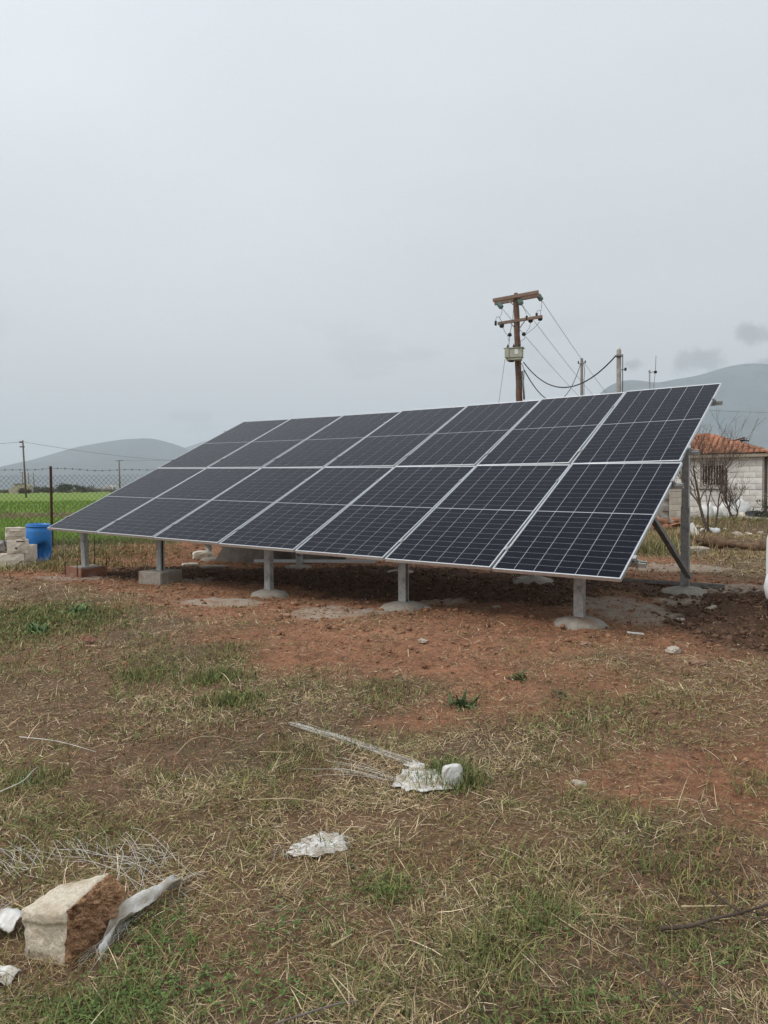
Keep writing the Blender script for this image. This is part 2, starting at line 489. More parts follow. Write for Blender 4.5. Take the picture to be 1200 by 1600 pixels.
G = lambda pts: [gp(*p) for p in pts]
SOIL = G([(-160, 893), (60, 903), (120, 922), (210, 950), (300, 975), (420, 1003), (470, 1040), (560, 1075), (690, 1118), (800, 1128), (890, 1085), (960, 1040), (1060, 1020), (1240, 1030), (1400, 1000), (1400, 915), (1170, 905), (1090, 880), (1000, 868), (850, 858), (560, 846), (300, 842), (190, 846), (120, 868), (-160, 872)])
SOIL2 = G([(880, 1215), (960, 1185), (1080, 1175), (1200, 1150), (1330, 1160), (1330, 1275), (1180, 1290), (1090, 1262), (985, 1250)])
SOIL3 = G([(640, 1075), (760, 1085), (880, 1105), (860, 1130), (720, 1120)])
SOIL4 = G([(900, 1010), (1350, 990), (1350, 1310), (1120, 1300), (960, 1270), (880, 1190), (930, 1100)])
SOIL5 = G([(-150, 1100), (60, 1105), (230, 1125), (300, 1180), (200, 1220), (-150, 1230)])
DUG_SHADE = G([(330, 884), (480, 888), (640, 885), (860, 900), (1010, 914), (1130, 920), (1260, 930), (1330, 1000), (1230, 1030), (1080, 1005), (1005, 962), (1060, 935), (960, 925), (900, 950), (760, 945), (640, 936), (520, 928), (430, 915), (330, 905), (150, 905), (120, 893), (240, 885)])  # dug earth; part of the table's shade is painted in with it
FIELD_Y = 17.2

def ell(x, y, cx, cy, rx, ry, wob=0.35, seed=5):
    c = gp(cx, cy)
    sx = abs(gp(cx + rx, cy)[0] - c[0]); sy = abs(gp(cx, cy - ry)[1] - c[1])
    q = np.hypot((x - c[0]) / sx, (y - c[1]) / sy) + wob * (fbm(np.asarray(x) * 3, np.asarray(y) * 3, seed) - .5) * 2
    return 1 - smooth(q, .72, 1.08)

PALE = [(345, 942, 75, 8), (530, 957, 105, 10), (970, 952, 70, 20), (1060, 887, 85, 8), (1120, 918, 40, 6), (1140, 922, 90, 8), (300, 905, 35, 4), (690, 938, 45, 5), (1060, 940, 40, 6), (960, 880, 30, 5), (120, 900, 60, 5), (1190, 922, 60, 6)]

def zones(x, y):
    wob = (fbm(x * 1.3, y * 1.3, 3, 4) - .5) * 1.6
    s = smooth(poly_sd(x, y, SOIL) + wob * .9, -.45, .45)
    s2 = smooth(poly_sd(x, y, SOIL2) + wob * .5, -.3, .25) * .9
    s3 = smooth(poly_sd(x, y, SOIL3) + wob * .5, -.3, .25) * .9
    s4 = smooth(poly_sd(x, y, SOIL4) + wob * .8, -.4, .4) * .45
    s5 = smooth(poly_sd(x, y, SOIL5) + wob * .8, -.4, .4) * .25
    bare = smooth(fbm(x * .8 + 5, y * .8, 13, 4), .52, .70) * .30
    soil = np.maximum.reduce([s, s2, s3, s4, s5, bare * smooth(y, 16, 13)])
    dug = smooth(poly_sd(x, y, DUG_SHADE) + wob * .45, -.22, .22)
    pale = np.zeros(np.shape(x))
    for k, e in enumerate(PALE):
        pale = np.maximum(pale, ell(x, y, *e, seed=20 + k))
    fld = smooth(y - FIELD_Y + wob * .6 - smooth(x, -3, 3) * 60, -.4, .5)
    strip = smooth(y + wob * 1.6, 29.5, 31) * (1 - smooth(y + wob * 1.6, 34.5, 36.5))
    return soil, dug, pale, fld, strip

MOUNDS = [(gp(235, 868), 1.1, .55, .16), (gp(300, 862), .8, .45, .17), (gp(160, 864), .9, .4, .08), (gp(1150, 850), 1.6, .45, .10), (gp(1075, 838), .7, .5, .13),
          (gp(1100, 822), 1.4, .9, .22), (gp(1180, 826), 1.6, .8, .2), (gp(1040, 850), .9, .7, .12), (gp(690, 868), 1.2, .5, .10), (gp(500, 862), 1.4, .5, .12)]

def hgt(x, y):
    x = np.asarray(x, float); y = np.asarray(y, float)
    r = np.hypot(x, y)
    fade = 1 - smooth(r, 60, 160)
    h = (fbm(x * .35, y * .35, 31, 3) - .5) * .09 * fade
    near = 1 - smooth(r, 14, 26)
    h = h + (fbm(x * 2.4, y * 2.4, 41, 3) - .5) * .045 * near
    for c, rx, ry, a in MOUNDS:
        h = h + a * np.exp(-((x - c[0]) / rx) ** 2 - ((y - c[1]) / ry) ** 2) * (.6 + .8 * fbm(x * 4, y * 4, 77, 3))
    return h

def hz(x, y): return float(hgt(np.array([x]), np.array([y]))[0])
def on(p, dz=0.0): return (float(p[0]), float(p[1]), hz(p[0], p[1]) + dz)
def ongp(x, y, dz=0.0): return on(gp(x, y), dz)

def axis(lo, hi, step, LO, HI, g=1.14):
    a = list(np.arange(lo, hi, step)); s = step
    while a[-1] < HI: s *= g; a.append(a[-1] + s)
    b = []; s = step; p = lo
    while p > LO: s *= g; p -= s; b.append(p)
    return np.array(b[::-1] + a)

gx = axis(-5.6, 6.2, .036, -16000, 16000)
gy = axis(1.1, 13.6, .036, -400, 16000)
XX, YY = np.meshgrid(gx, gy)
xf, yf = XX.ravel(), YY.ravel()
soil_, dug_shade_, pale_, fld_, strip_ = zones(xf, yf)
zf = hgt(xf, yf)
nearm = 1 - smooth(np.hypot(xf, yf), 12, 20)
zf = zf + (fbm(xf * 9, yf * 9, 51, 3) - .5) * .06 * soil_ * nearm * (1 - .6 * pale_)
zf = zf + (np.abs(fbm(xf * 7, yf * 7, 61, 3) - .5) - .09) * .17 * dug_shade_ * nearm
zf = zf + (fbm(xf * 12, yf * 12, 71, 2) - .5) * .022 * (1 - soil_) * nearm
zf = zf + pale_ * .008
nx, ny = len(gx), len(gy)
ii = (np.arange(ny - 1)[:, None] * nx + np.arange(nx - 1)[None]).ravel()
quads = np.stack([ii, ii + 1, ii + nx + 1, ii + nx], 1)
zc = np.stack([soil_, dug_shade_, pale_, fld_], 1)
gme = mesh_np('ground', np.stack([xf, yf, zf], 1), quads=quads, smooth_shade=True)
za = gme.color_attributes.new('Zone', 'FLOAT_COLOR', 'POINT')
za.data.foreach_set('color', np.ascontiguousarray(zc, np.float32).ravel())
zb = gme.color_attributes.new('Strip', 'FLOAT_COLOR', 'POINT')
zb.data.foreach_set('color', np.ascontiguousarray(np.stack([strip_, smooth(yf, 190, 320), strip_ * 0, strip_ * 0 + 1], 1), np.float32).ravel())

def ground_mat():
    m, n, l, b = new_mat('ground_soil_and_turf')
    tcn = n.new('ShaderNodeTexCoord')
    def noise(s, d=6, rgh=.6):
        q = n.new('ShaderNodeTexNoise'); q.inputs['Scale'].default_value = s; q.inputs['Detail'].default_value = d; q.inputs['Roughness'].default_value = rgh
        l.new(tcn.outputs['Object'], q.inputs['Vector']); return q.outputs['Fac']
    def mr(v, a, c, lo=0., hi=1.):
        q = n.new('ShaderNodeMapRange'); q.inputs['From Min'].default_value = a; q.inputs['From Max'].default_value = c
        q.inputs['To Min'].default_value = lo; q.inputs['To Max'].default_value = hi; l.new(v, q.inputs['Value']); return q.outputs[0]
    def mix(f, a, c):
        q = n.new('ShaderNodeMix'); q.data_type = 'RGBA'
        if isinstance(f, float): q.inputs['Factor'].default_value = f
        else: l.new(f, q.inputs['Factor'])
        for s, v in (('A', a), ('B', c)):
            if isinstance(v, tuple): q.inputs[s].default_value = (*v, 1)
            else: l.new(v, q.inputs[s])
        return q.outputs['Result']
    zt = n.new('ShaderNodeVertexColor'); zt.layer_name = 'Zone'
    sp = n.new('ShaderNodeSeparateColor'); l.new(zt.outputs['Color'], sp.inputs[0])
    st = n.new('ShaderNodeVertexColor'); st.layer_name = 'Strip'
    sp2 = n.new('ShaderNodeSeparateColor'); l.new(st.outputs['Color'], sp2.inputs[0])
    n_big, n_mid, n_fine, n_grit = noise(.9, 5), noise(7, 7), noise(45, 6, .7), noise(120, 3)
    turf = mix(mr(n_mid, .38, .62), (.185, .120, .074), (.110, .082, .048))
    turf = mix(mr(n_fine, .5, .72), turf, (.20, .13, .078))
    soil = mix(mr(n_big, .35, .65), (.40, .190, .103), (.29, .132, .070))
    soil = mix(mr(n_fine, .46, .66), soil, (.18, .085, .047))
    soil = mix(mr(noise(16, 6, .7), .50, .62), soil, (.16, .078, .045))
    soil = mix(mr(noise(4.5, 7, .7), .52, .66, 0., .7), soil, (.15, .070, .040))
    soil = mix(mr(n_grit, .62, .70), soil, (.55, .46, .36))
    dug = mix(mr(n_fine, .40, .65), (.125, .070, .043), (.058, .034, .023))  # dark dug earth, its tone deepened for the shade under the table
    dug = mix(mr(n_grit, .63, .71), dug, (.32, .23, .16))
    pale = mix(mr(n_fine, .4, .65), (.42, .36, .29), (.30, .235, .175))
    fld = mix(mr(n_big, .3, .7), (.155, .235, .038), (.20, .27, .058))
    fld = mix(sp2.outputs['Red'], fld, (.25, .20, .12))
    far = mix(mr(n_big, .3, .7), (.14, .15, .08), (.20, .18, .11))
    c = mix(sp.outputs['Red'], turf, soil)
    c = mix(sp.outputs['Green'], c, dug)
    q = n.new('ShaderNodeMath'); q.operation = 'MULTIPLY'
    l.new(sp.outputs['Blue'], q.inputs[0]); l.new(mr(n_mid, .34, .56, .25, .95), q.inputs[1])
    c = mix(q.outputs[0], c, pale)
    c = mix(zt.outputs['Alpha'], c, fld)
    c = mix(sp2.outputs['Green'], c, far)
    l.new(c, b.inputs['Base Color'])
    b.inputs['Roughness'].default_value = .95; b.inputs['Specular IOR Level'].default_value = .15
    bp = n.new('ShaderNodeBump'); bp.inputs['Strength'].default_value = .9; bp.inputs['Distance'].default_value = .02
    l.new(n_fine, bp.inputs['Height']); l.new(bp.outputs[0], b.inputs['Normal'])
    return m
ground = link('ground', gme, ground_mat())
tag(ground, 'red soil and trampled dry grass running out to a green field', 'ground', kind='structure')

# ------------------------------------------------------------------ hills and air
def hill(name, pts, Y, depth, label, seed, c1, c2):
    """ridge line measured as points (x, y) at depth Y; slopes fall to the plain on both sides"""
    P = [at(x, y, Y) for x, y in pts]
    xs = np.array([p[0] for p in P]); zs = np.array([p[2] for p in P])
    n, mrow = 260, 45
    X = np.linspace(xs[0], xs[-1], n)
    Z = np.interp(X, xs, zs)
    k = np.hanning(9); k /= k.sum()
    Z = Z + (fbm(X / 260, X * 0 + seed, seed, 4) - .5) * .075 * Z.max()
    Z = np.convolve(np.pad(Z, 4, 'edge'), k, 'valid')
    T = np.linspace(-1, 1, mrow)
    XX, TT = np.meshgrid(X, T)
    prof = np.where(TT < 0, np.clip(1 + TT, 0, 1) ** 1.25, np.clip(1 - TT, 0, 1) ** 1.3)
    YY = Y + TT * depth + (fbm(XX / 900, TT * 2, seed, 3) - .5) * depth * .3 * (1 - prof)
    rg = (np.abs(fbm(XX / 700 + TT * .6, TT * 2.2, seed + 9, 5) - .5) * 2)
    ZZ = Z[None] * prof * (1 - .70 * rg * (1 - prof) * 2 * prof ** .3) - 3
    ii = (np.arange(mrow - 1)[:, None] * n + np.arange(n - 1)[None]).ravel()
    q = np.stack([ii, ii + 1, ii + n + 1, ii + n], 1)
    me = mesh_np(name, np.stack([XX.ravel(), YY.ravel(), ZZ.ravel()], 1), quads=q, smooth_shade=True)
    m = pm(name + '_slope', c1, c2, .006, .95, .0, c3=(.02, .032, .038), scale3=.012, lo3=.52, hi3=.62)  # slope colours have some of the haze's blue painted in
    o = link(name, me, m)
    tag(o, label, 'hill', kind='structure')
    return o
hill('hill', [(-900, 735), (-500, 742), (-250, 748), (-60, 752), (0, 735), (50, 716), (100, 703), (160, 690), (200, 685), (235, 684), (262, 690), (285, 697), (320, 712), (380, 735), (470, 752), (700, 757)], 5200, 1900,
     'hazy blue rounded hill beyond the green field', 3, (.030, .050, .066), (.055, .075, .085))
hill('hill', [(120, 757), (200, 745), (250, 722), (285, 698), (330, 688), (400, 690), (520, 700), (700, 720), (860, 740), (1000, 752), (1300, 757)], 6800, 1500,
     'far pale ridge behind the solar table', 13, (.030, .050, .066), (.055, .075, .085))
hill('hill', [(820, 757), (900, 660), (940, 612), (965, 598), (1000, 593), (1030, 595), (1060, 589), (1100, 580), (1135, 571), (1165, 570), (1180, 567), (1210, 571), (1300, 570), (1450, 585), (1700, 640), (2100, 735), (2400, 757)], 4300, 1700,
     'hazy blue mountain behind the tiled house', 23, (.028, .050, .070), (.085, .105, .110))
hz_me = MB().box((0, 9000, 432), (41000, 22000, 874)).build('haze', M['foam'])
hz_me.data.materials.clear()
hm = bpy.data.materials.new('haze_air'); hm.use_nodes = True
hm.node_tree.nodes.clear()
ho = hm.node_tree.nodes.new('ShaderNodeOutputMaterial')
hv = hm.node_tree.nodes.new('ShaderNodeVolumePrincipled')
hv.inputs['Color'].default_value = (.81, .875, .945, 1)
hv.inputs['Density'].default_value = 0.00018
hm.node_tree.links.new(hv.outputs[0], ho.inputs['Volume'])
hz_me.data.materials.append(hm)
tag(hz_me, 'pale damp haze over the plain and the hills', 'haze', kind='stuff')

# ------------------------------------------------------------------ solar table
def cell_mat():
    m, n, l, b = new_mat('silicon_cell_under_glass')
    t = n.new('ShaderNodeNewGeometry')
    no = n.new('ShaderNodeTexNoise'); no.inputs['Scale'].default_value = 1.3; no.inputs['Detail'].default_value = 3
    l.new(t.outputs['Position'], no.inputs['Vector'])
    mx = n.new('ShaderNodeMix'); mx.data_type = 'RGBA'
    mx.inputs['A'].default_value = (.0013, .0020, .0085, 1); mx.inputs['B'].default_value = (.0018, .0025, .0095, 1)
    l.new(no.outputs['Fac'], mx.inputs['Factor'])
    n2 = n.new('ShaderNodeTexNoise'); n2.inputs['Scale'].default_value = 5; n2.inputs['Detail'].default_value = 8; n2.inputs['Roughness'].default_value = .7
    l.new(t.outputs['Position'], n2.inputs['Vector'])
    mr = n.new('ShaderNodeMapRange'); mr.inputs['From Min'].default_value = .45; mr.inputs['From Max'].default_value = .8
    mr.inputs['To Min'].default_value = .0; mr.inputs['To Max'].default_value = .018
    l.new(n2.outputs['Fac'], mr.inputs['Value'])
    dust = n.new('ShaderNodeMix'); dust.data_type = 'RGBA'; dust.inputs['B'].default_value = (.30, .27, .24, 1)
    l.new(mx.outputs['Result'], dust.inputs['A']); l.new(mr.outputs[0], dust.inputs['Factor'])
    l.new(dust.outputs['Result'], b.inputs['Base Color'])
    b.inputs['Roughness'].default_value = .5; b.inputs['Specular IOR Level'].default_value = .0
    b.inputs['Coat Weight'].default_value = 1.0; b.inputs['Coat IOR'].default_value = 1.165; b.inputs['Coat Roughness'].default_value = .08
    return m
M['cell'] = cell_mat()
M['backsheet'] = pm('white_backsheet_under_glass', (.42, .44, .46), (.50, .52, .54), 6, .35, .0, spec=.3)
solar = empty('solar_table', (float(A0[0]), float(A0[1]), 0))
tag(solar, 'tilted ground-mounted solar table of fourteen dark panels on steel posts', 'solar array')
solar_inv = Matrix.Translation(solar.location).inverted()

def to_solar(o):
    o.parent = solar
    o.matrix_parent_inverse = solar_inv
    return o

NC, NR = 6, 22
FR = 0.012
CG, RG, MG = 0.0050, 0.0038, 0.013                       # gaps between columns, rows, the middle strip
cw = (PW - 2 * FR - 5 * CG - .010) / NC
ch = (PL - 2 * FR - 20 * RG - MG - .012) / NR
c_x = [-PW / 2 + FR + .005 + cw / 2 + i * (cw + CG) for i in range(NC)]
c_y = []
yy = -PL / 2 + FR + .006 + ch / 2
for k in range(NR):
    c_y.append(yy)
    yy += ch + (MG if k == 10 else RG)
cell_me = None
def cell_shape(mb, x, y):
    return mb.box((x, y, .0016), (cw, ch, .0012))
lam_me = fr_me = cells_me = None
panel_info = []
for r in range(2):
    for i in range(7):
        u0, v0 = i * (PW + GAP), r * (PL + GAP)
        p00 = Vector(table(u0, v0, .062)); p10 = Vector(table(u0 + PW, v0, .062)); p01 = Vector(table(u0, v0 + PL, .062)); p11 = Vector(table(u0 + PW, v0 + PL, .062))
        c = (p00 + p10 + p01 + p11) / 4 + Vector((0, 0, rng.normal(0, .0012)))
        ex = ((p10 - p00) + (p11 - p01)).normalized(); ey = ((p01 - p00) + (p11 - p10))
        ez = ex.cross(ey).normalized(); ey = ez.cross(ex)
        mw = Matrix(((ex.x, ey.x, ez.x, c.x), (ex.y, ey.y, ez.y, c.y), (ex.z, ey.z, ez.z, c.z), (0, 0, 0, 1)))
        if lam_me is None:
            lam = MB().box((0, 0, -.002), (PW - 2 * FR + .002, PL - 2 * FR + .002, .006)).build('solar_panel', M['backsheet'])
            lam_me = lam.data
        else:
            lam = link('solar_panel', lam_me)
        to_solar(lam)
        lam.matrix_basis = mw
        if fr_me is None:
            f = MB(); hh = .035
            for sx in (-1, 1): f.box((sx * (PW / 2 - FR / 2), 0, .006 - hh / 2), (FR, PL, hh), bev=.0015)
            for sy in (-1, 1): f.box((0, sy * (PL / 2 - FR / 2), .006 - hh / 2 + .0003), (PW - 2 * FR, FR, hh), bev=.0015)
            for sy in (-1, 1): f.box((0, sy * (PL / 2 - FR - .012), .006 - hh + .001), (PW - 2 * FR, .024, .002))
            fo = f.build('frame', M['alu'], lam); fr_me = fo.data
        else:
            link('frame', fr_me, None, lam)
        if r == 0 and i in (5, 6):                       # the two panels that show largest: every cell on its own
            for y in c_y:
                for x in c_x:
                    if cell_me is None:
                        o = cell_shape(MB(), 0, 0).build('solar_cell', M['cell'], lam); cell_me = o.data
                    else:
                        o = link('solar_cell', cell_me, None, lam)
                    o.location = (x, y, 0)
        else:
            if cells_me is None:
                mb = MB()
                for y in c_y:
                    for x in c_x: cell_shape(mb, x, y)
                o = mb.build('solar_cells', M['cell'], lam); cells_me = o.data
            else:
                o = link('solar_cells', cells_me, None, lam)
            o['kind'] = 'stuff'
        jb = MB().box((0, PL * .02, -.022), (.11, .06, .02), bev=.004).build('junction_box', M['dark'], lam)

# rails, clamps
RAILS = [.33, 1.70, 2.43, 3.72]
rail_prof = [(a, b) for a, b in cprof(.041, .041, .004, .010)]
for v in RAILS:
    mb = MB()
    us = [-.10] + [k * (PW + GAP) for k in range(1, 7)] + [AW + .10]
    for a, b in zip(us[:-1], us[1:]):
        p0, p1 = Vector(table(a, v, .004)), Vector(table(b, v, .004))
        nrm = Vector(table(a, v, 1)) - Vector(table(a, v, 0))
        mb.extrude(rail_prof, p0, p1 + (p1 - p0).normalized() * .0005, -nrm)
    to_solar(mb.build('rail', M['galv']))
    for k in range(0, 8):
        u = k * (PW + GAP) - GAP / 2 if 0 < k < 7 else (-.012 if k == 0 else AW + .012)
        q = Vector(table(u, v, .066)); q2 = Vector(table(u, v, .02))
        ex = Vector(AE); nz = (Vector(table(u, v, 1)) - Vector(table(u, v, 0))).normalized(); ey = nz.cross(ex)
        rot = Matrix((ex, ey, nz)).transposed()
        mb = MB()
        if 0 < k < 7:
            mb.box(q + nz * .004, (.034, .05, .004), rot); mb.box(q2 + nz * .024, (.012, .05, .048), rot)
            mb.tube([q + nz * .005, q + nz * .014], .007, 6)
        else:
            s = -1 if k == 0 else 1
            mb.box(q + nz * .004 - ex * s * .004, (.030, .05, .004), rot); mb.box(q2 + nz * .022 + ex * s * .006, (.008, .05, .05), rot)
            mb.box(q2 + ex * s * .018, (.03, .045, .004), rot); mb.tube([q2 + ex * s * .02, q2 + ex * s * .02 + nz * .03], .008, 6)
        to_solar(mb.build('clamp', M['galv']))

# posts, footings, rafters, braces
FRONT = [(.22, .45), (1.86, .45), (3.80, .45), (5.68, .45), (7.54, .45)]
REAR = [(-.02, 2.98), (2.05, 2.98), (3.98, 2.98), (5.98, 2.98), (7.84, 2.98)]

def under(u, vh):                                        # height of the table's underside above a plan position
    w = u / AW - .5
    t = T0 + T1 * w + T2 * w * w
    return A0[2] + u * AE[2] + vh * math.tan(t) - .13

def dome(x, y, r, h, seed):
    n, k = 40, 8
    v, f = [], []
    z0 = hz(x, y) - .05
    v.append((x, y, z0 + .05 + h))
    for j in range(1, k + 1):
        q = j / k
        for i in range(n):
            a = 2 * math.pi * i / n
            rr = r * q * (1 + .30 * (float(fbm(np.array([math.cos(a) * 1.5 + seed]), np.array([math.sin(a) * 1.5]), seed, 3)[0]) - .5) * 2 * q)
            zz = z0 + .05 + h * (1 - q ** 2.1) - (.05 * smooth(q, .8, 1))
            zz += (float(vnoise(np.array([rr * math.cos(a) * 22]), np.array([rr * math.sin(a) * 22]), seed)[0]) - .5) * .006
            v.append((x + rr * math.cos(a), y + rr * math.sin(a), float(zz)))
    for i in range(n): f.append((0, 1 + i, 1 + (i + 1) % n))
    for j in range(k - 1):
        for i in range(n):
            a, b = 1 + j * n + i, 1 + j * n + (i + 1) % n
            f.append((a, a + n, b + n, b))
    return MB().add(v, f, 0, True)

post_prof = cprof(.088, .064, .005, .018)
ah = Vector(AH); an = Vector(AN)
for k, (u, vh) in enumerate(FRONT):
    x, y = uvh(u, vh); z = hz(x, y)
    top = under(u, vh) - .02
    lean = Vector((-.035, 0, 0)) if k == 0 else Vector((0, 0, 0))
    mb = MB().extrude(post_prof, (x, y, z - .1), Vector((x, y, top)) + lean, -ah if k % 2 else ah)
    to_solar(mb.build('post', M['galv']))
    if k == 1:
        rz = Matrix.Rotation(YAW + .12, 3, 'Z')
        o = MB().box((x, y, z + .06), (.40, .40, .22), rz, bev=.012).build('concrete_footing', M['concrete'])
        to_solar(o)
    elif k == 0:
        rz = Matrix.Rotation(YAW - .12, 3, 'Z')
        o = MB().box((x, y, z + .05), (.345, .345, .20), rz).build('concrete_footing', M['concrete'])
        to_solar(o)
    else:
        to_solar(dome(x, y, (.27, .29, .27)[k - 2], (.075, .075, .07)[k - 2], 40 + k).build('concrete_footing', M['concrete']))
for k, (u, vh) in enumerate(REAR):
    x, y = uvh(u, vh); z = hz(x, y)
    top = under(u, vh) - .02
    zmid = z + (top - z) * .52
    mb = MB().extrude(post_prof, (x, y, z - .1), (x, y, zmid), ah)
    mb.extrude(cprof(.076, .054, .005, .016), (x, y, zmid - .35), (x, y, top), ah)
    for q in np.linspace(z + .25, zmid - .06, 6):
        mb.tube([Vector((x, y, q)) + ah * .040, Vector((x, y, q)) + ah * .052], .007, 6)
    to_solar(mb.build('post', M['galv']))
    to_solar(dome(x, y, .30 if k > 2 else .25, .085 if k > 2 else .05, 60 + k).build('concrete_footing', M['concrete']))
    # rafter along the slope on the posts
    uf, vf = FRONT[k]
    um = (u + uf) / 2
    w = um / AW - .5; t = T0 + T1 * w + T2 * w * w
    def raf(q): 
        uu = uf + (u - uf) * (q - .45 * 1.11) / (2.98 * 1.11 - .45 * 1.11)
        return Vector(table(uu, q, -.052))
    to_solar(MB().extrude(cprof(.06, .06, .005, .014), raf(.22), raf(4.0), (0, 0, -1)).build('rafter', M['galv']))
    # diagonal brace from the lower post up to the rafter in front
    qv = 1.72
    b0 = Vector((x, y, z + .19)) + ah * .045
    b1 = raf(qv) + Vector((0, 0, -.03)) + ah * .045
    to_solar(MB().extrude(cprof(.055, .05, .005, .012), b0, b1, ah).build('brace', M['galv_dull']))

# ------------------------------------------------------------------ grass
def blade_mesh(P, az, L, th0, curl, w, colr, seg=3, tipmix=.25):
    n = len(P)
    ca, sa = np.cos(az), np.sin(az)
    side = np.stack([-sa, ca, np.zeros(n)], 1)
    tw = rng.uniform(-.8, .8, n)
    pts = [P]; th = th0.copy(); q = P.copy()
    for k in range(seg):
        dl = L / seg
        d = np.stack([ca * np.cos(th), sa * np.cos(th), np.sin(th)], 1)
        q = q + d * dl[:, None]
        pts.append(q); th = th - curl / seg
    verts = []
    wid = [1, .9, .6] if seg == 3 else [1, .75]
    for k in range(seg):
        sd = side.copy(); sd[:, 2] += np.sin(tw) * .7
        verts += [pts[k] - sd * (w * wid[k] / 2)[:, None], pts[k] + sd * (w * wid[k] / 2)[:, None]]
    verts.append(pts[seg])
    m = 2 * seg + 1
    V = np.stack(verts, 1).reshape(-1, 3)
    base = np.arange(n) * m
    tr = []
    for k in range(seg - 1):
        a = 2 * k
        tr += [np.stack([base + a, base + a + 1, base + a + 3], 1), np.stack([base + a, base + a + 3, base + a + 2], 1)]
    tr.append(np.stack([base + 2 * seg - 2, base + 2 * seg - 1, base + 2 * seg], 1))
    C = np.repeat(colr[:, None, :], m, 1)
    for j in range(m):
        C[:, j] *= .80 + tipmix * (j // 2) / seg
    return V, np.concatenate(tr), C.reshape(-1, 3)

def join_parts(parts):
    V, T, C, k = [], [], [], 0
    for v, t, c in parts:
        V.append(v); T.append(t + k); C.append(c); k += len(v)
    return np.concatenate(V), np.concatenate(T), np.concatenate(C)

STRAW = np.array([.52, .385, .22]); PALE_STRAW = np.array([.70, .57, .38]); OLIVE = np.array([.26, .235, .085]); GREEN = np.array([.140, .180, .055]); BROWN = np.array([.26, .155, .09]); RUSTY = np.array([.30, .15, .08])
# greener spots, measured: (x, y, radius m, strength)
GSPOTS = [(330, 1058, .22, 1), (365, 1098, .18, 1), (60, 970, .75, 1), (20, 995, .7, .8), (120, 985, .5, .8), (230, 1052, .25, .9), (210, 1065, .3, .7), (610, 1085, .2, .8), (600, 1390, .10, 1), (845, 1440, .14, .8), (50, 1222, .17, 1),
          (250, 1020, .9, .42), (380, 1040, .7, .40), (300, 1105, .5, .35), (130, 1030, .7, .42), (560, 1120, .4, .3), (185, 1580, .13, .9), (80, 1600, .14, .8), (235, 1480, .12, .6), (760, 1500, .14, .8), (700, 1215, .16, .9), (725, 1225, .12, 1), (1060, 1480, .18, .7), (960, 1260, .22, .6), (1060, 1370, .2, .5), (330, 1520, .2, .5), (1180, 1480, .2, .5), (860, 1590, .2, .5),
          (350, 965, .2, .6), (380, 970, .3, .5), (450, 1060, .4, .3), (930, 1130, .5, .6), (990, 1110, .5, .5), (1180, 1225, .3, .6), (560, 1450, .2, .4), (100, 1300, .3, .4), (440, 1180, .3, .4), (870, 1330, .3, .4), (820, 1480, .3, .4)]

def green_map(x, y):
    g = smooth(fbm(x * 1.9, y * 1.9, 91, 5), .50, .70) * .30 + .05
    for px, py, r, s in GSPOTS:
        c = gp(px, py)
        g = np.maximum(g, s * np.exp(-(((x - c[0]) / r) ** 2 + ((y - c[1]) / (r * 1.25)) ** 2) ** 1.5))
    return np.clip(g, 0, 1)

parts = []
half = R(38)
for (r0, r1, dens, seg, wm, lm) in ((1.15, 2.3, 21000, 3, 1.0, 1.0), (2.3, 3.6, 13000, 3, 1.25, 1.0), (3.6, 6.0, 6500, 3, 1.6, 1.0), (6.0, 10.0, 2600, 2, 2.3, 1.05), (10.0, 19.0, 620, 2, 4.0, 1.25)):
    area = half * (r1 ** 2 - r0 ** 2)
    n = int(area * dens)
    rr = np.sqrt(rng.uniform(r0 ** 2, r1 ** 2, n)); aa = rng.uniform(-half, half, n)
    x, y = rr * np.sin(aa), rr * np.cos(aa)
    soil, dug, pale, fld, strip = zones(x, y)
    clump = .5 * fbm(x * 6.5, y * 6.5, 101, 3) + .5 * fbm(x * 2.6, y * 2.6, 103, 3)
    prob = (1 - .955 * soil) * (1 - .9 * dug) * (1 - .8 * pale) * (.26 + .9 * smooth(clump, .40, .58)) * (1 - fld)
    g = green_map(x, y)
    prob = np.maximum(prob, g * (g > .55) * .9 * (1 - fld))
    prob = np.where(soil > .5, np.maximum(prob, .04 + .16 * smooth(fbm(x * 2.2, y * 2.2, 107, 3), .48, .62)), prob)
    k = rng.uniform(0, 1, n) < prob
    x, y, g, soil, clump = x[k], y[k], g[k], soil[k], clump[k]
    n = len(x)
    z = hgt(x, y) + .004
    isg = rng.uniform(0, 1, n) < g * (1 - .5 * (soil > .6) * (g < .5))
    u = np.clip(.55 * rng.uniform(0, 1, n) + .45 * smooth(fbm(x * 3.3, y * 3.3, 117, 3), .3, .7) + rng.normal(0, .05, n), 0, 1)
    dry = smooth(fbm(x * 1.1, y * 1.1, 131, 3), .4, .62)
    cdry = np.where((u < .34)[:, None], STRAW, np.where((u < .43)[:, None], PALE_STRAW, np.where((u < .43 + .30 * (1 - dry))[:, None], OLIVE, np.where((u < .86)[:, None], BROWN, RUSTY))))
    cg = np.where((rng.uniform(0, 1, n) < .55)[:, None], GREEN, OLIVE) * rng.uniform(.8, 1.25, (n, 1))
    C = np.where(isg[:, None], cg, cdry) * rng.uniform(.45, 1.45, (n, 1))
    L = np.where(isg, rng.gamma(5, .0078, n), rng.gamma(2.6, .0165, n)) * lm
    L = np.clip(L, .015, .17)
    th0 = np.where(isg, rng.uniform(R(25), R(80), n), np.abs(rng.normal(R(6), R(20), n)))
    curl = rng.normal(.7, .6, n) * np.where(isg, 1, .45)
    w = np.where(isg, rng.uniform(.0016, .0034, n), rng.uniform(.0011, .0026, n)) * wm
    az = rng.uniform(0, 2 * np.pi, n)
    parts.append(blade_mesh(np.stack([x, y, z], 1), az, L, th0, curl, w, C, seg))
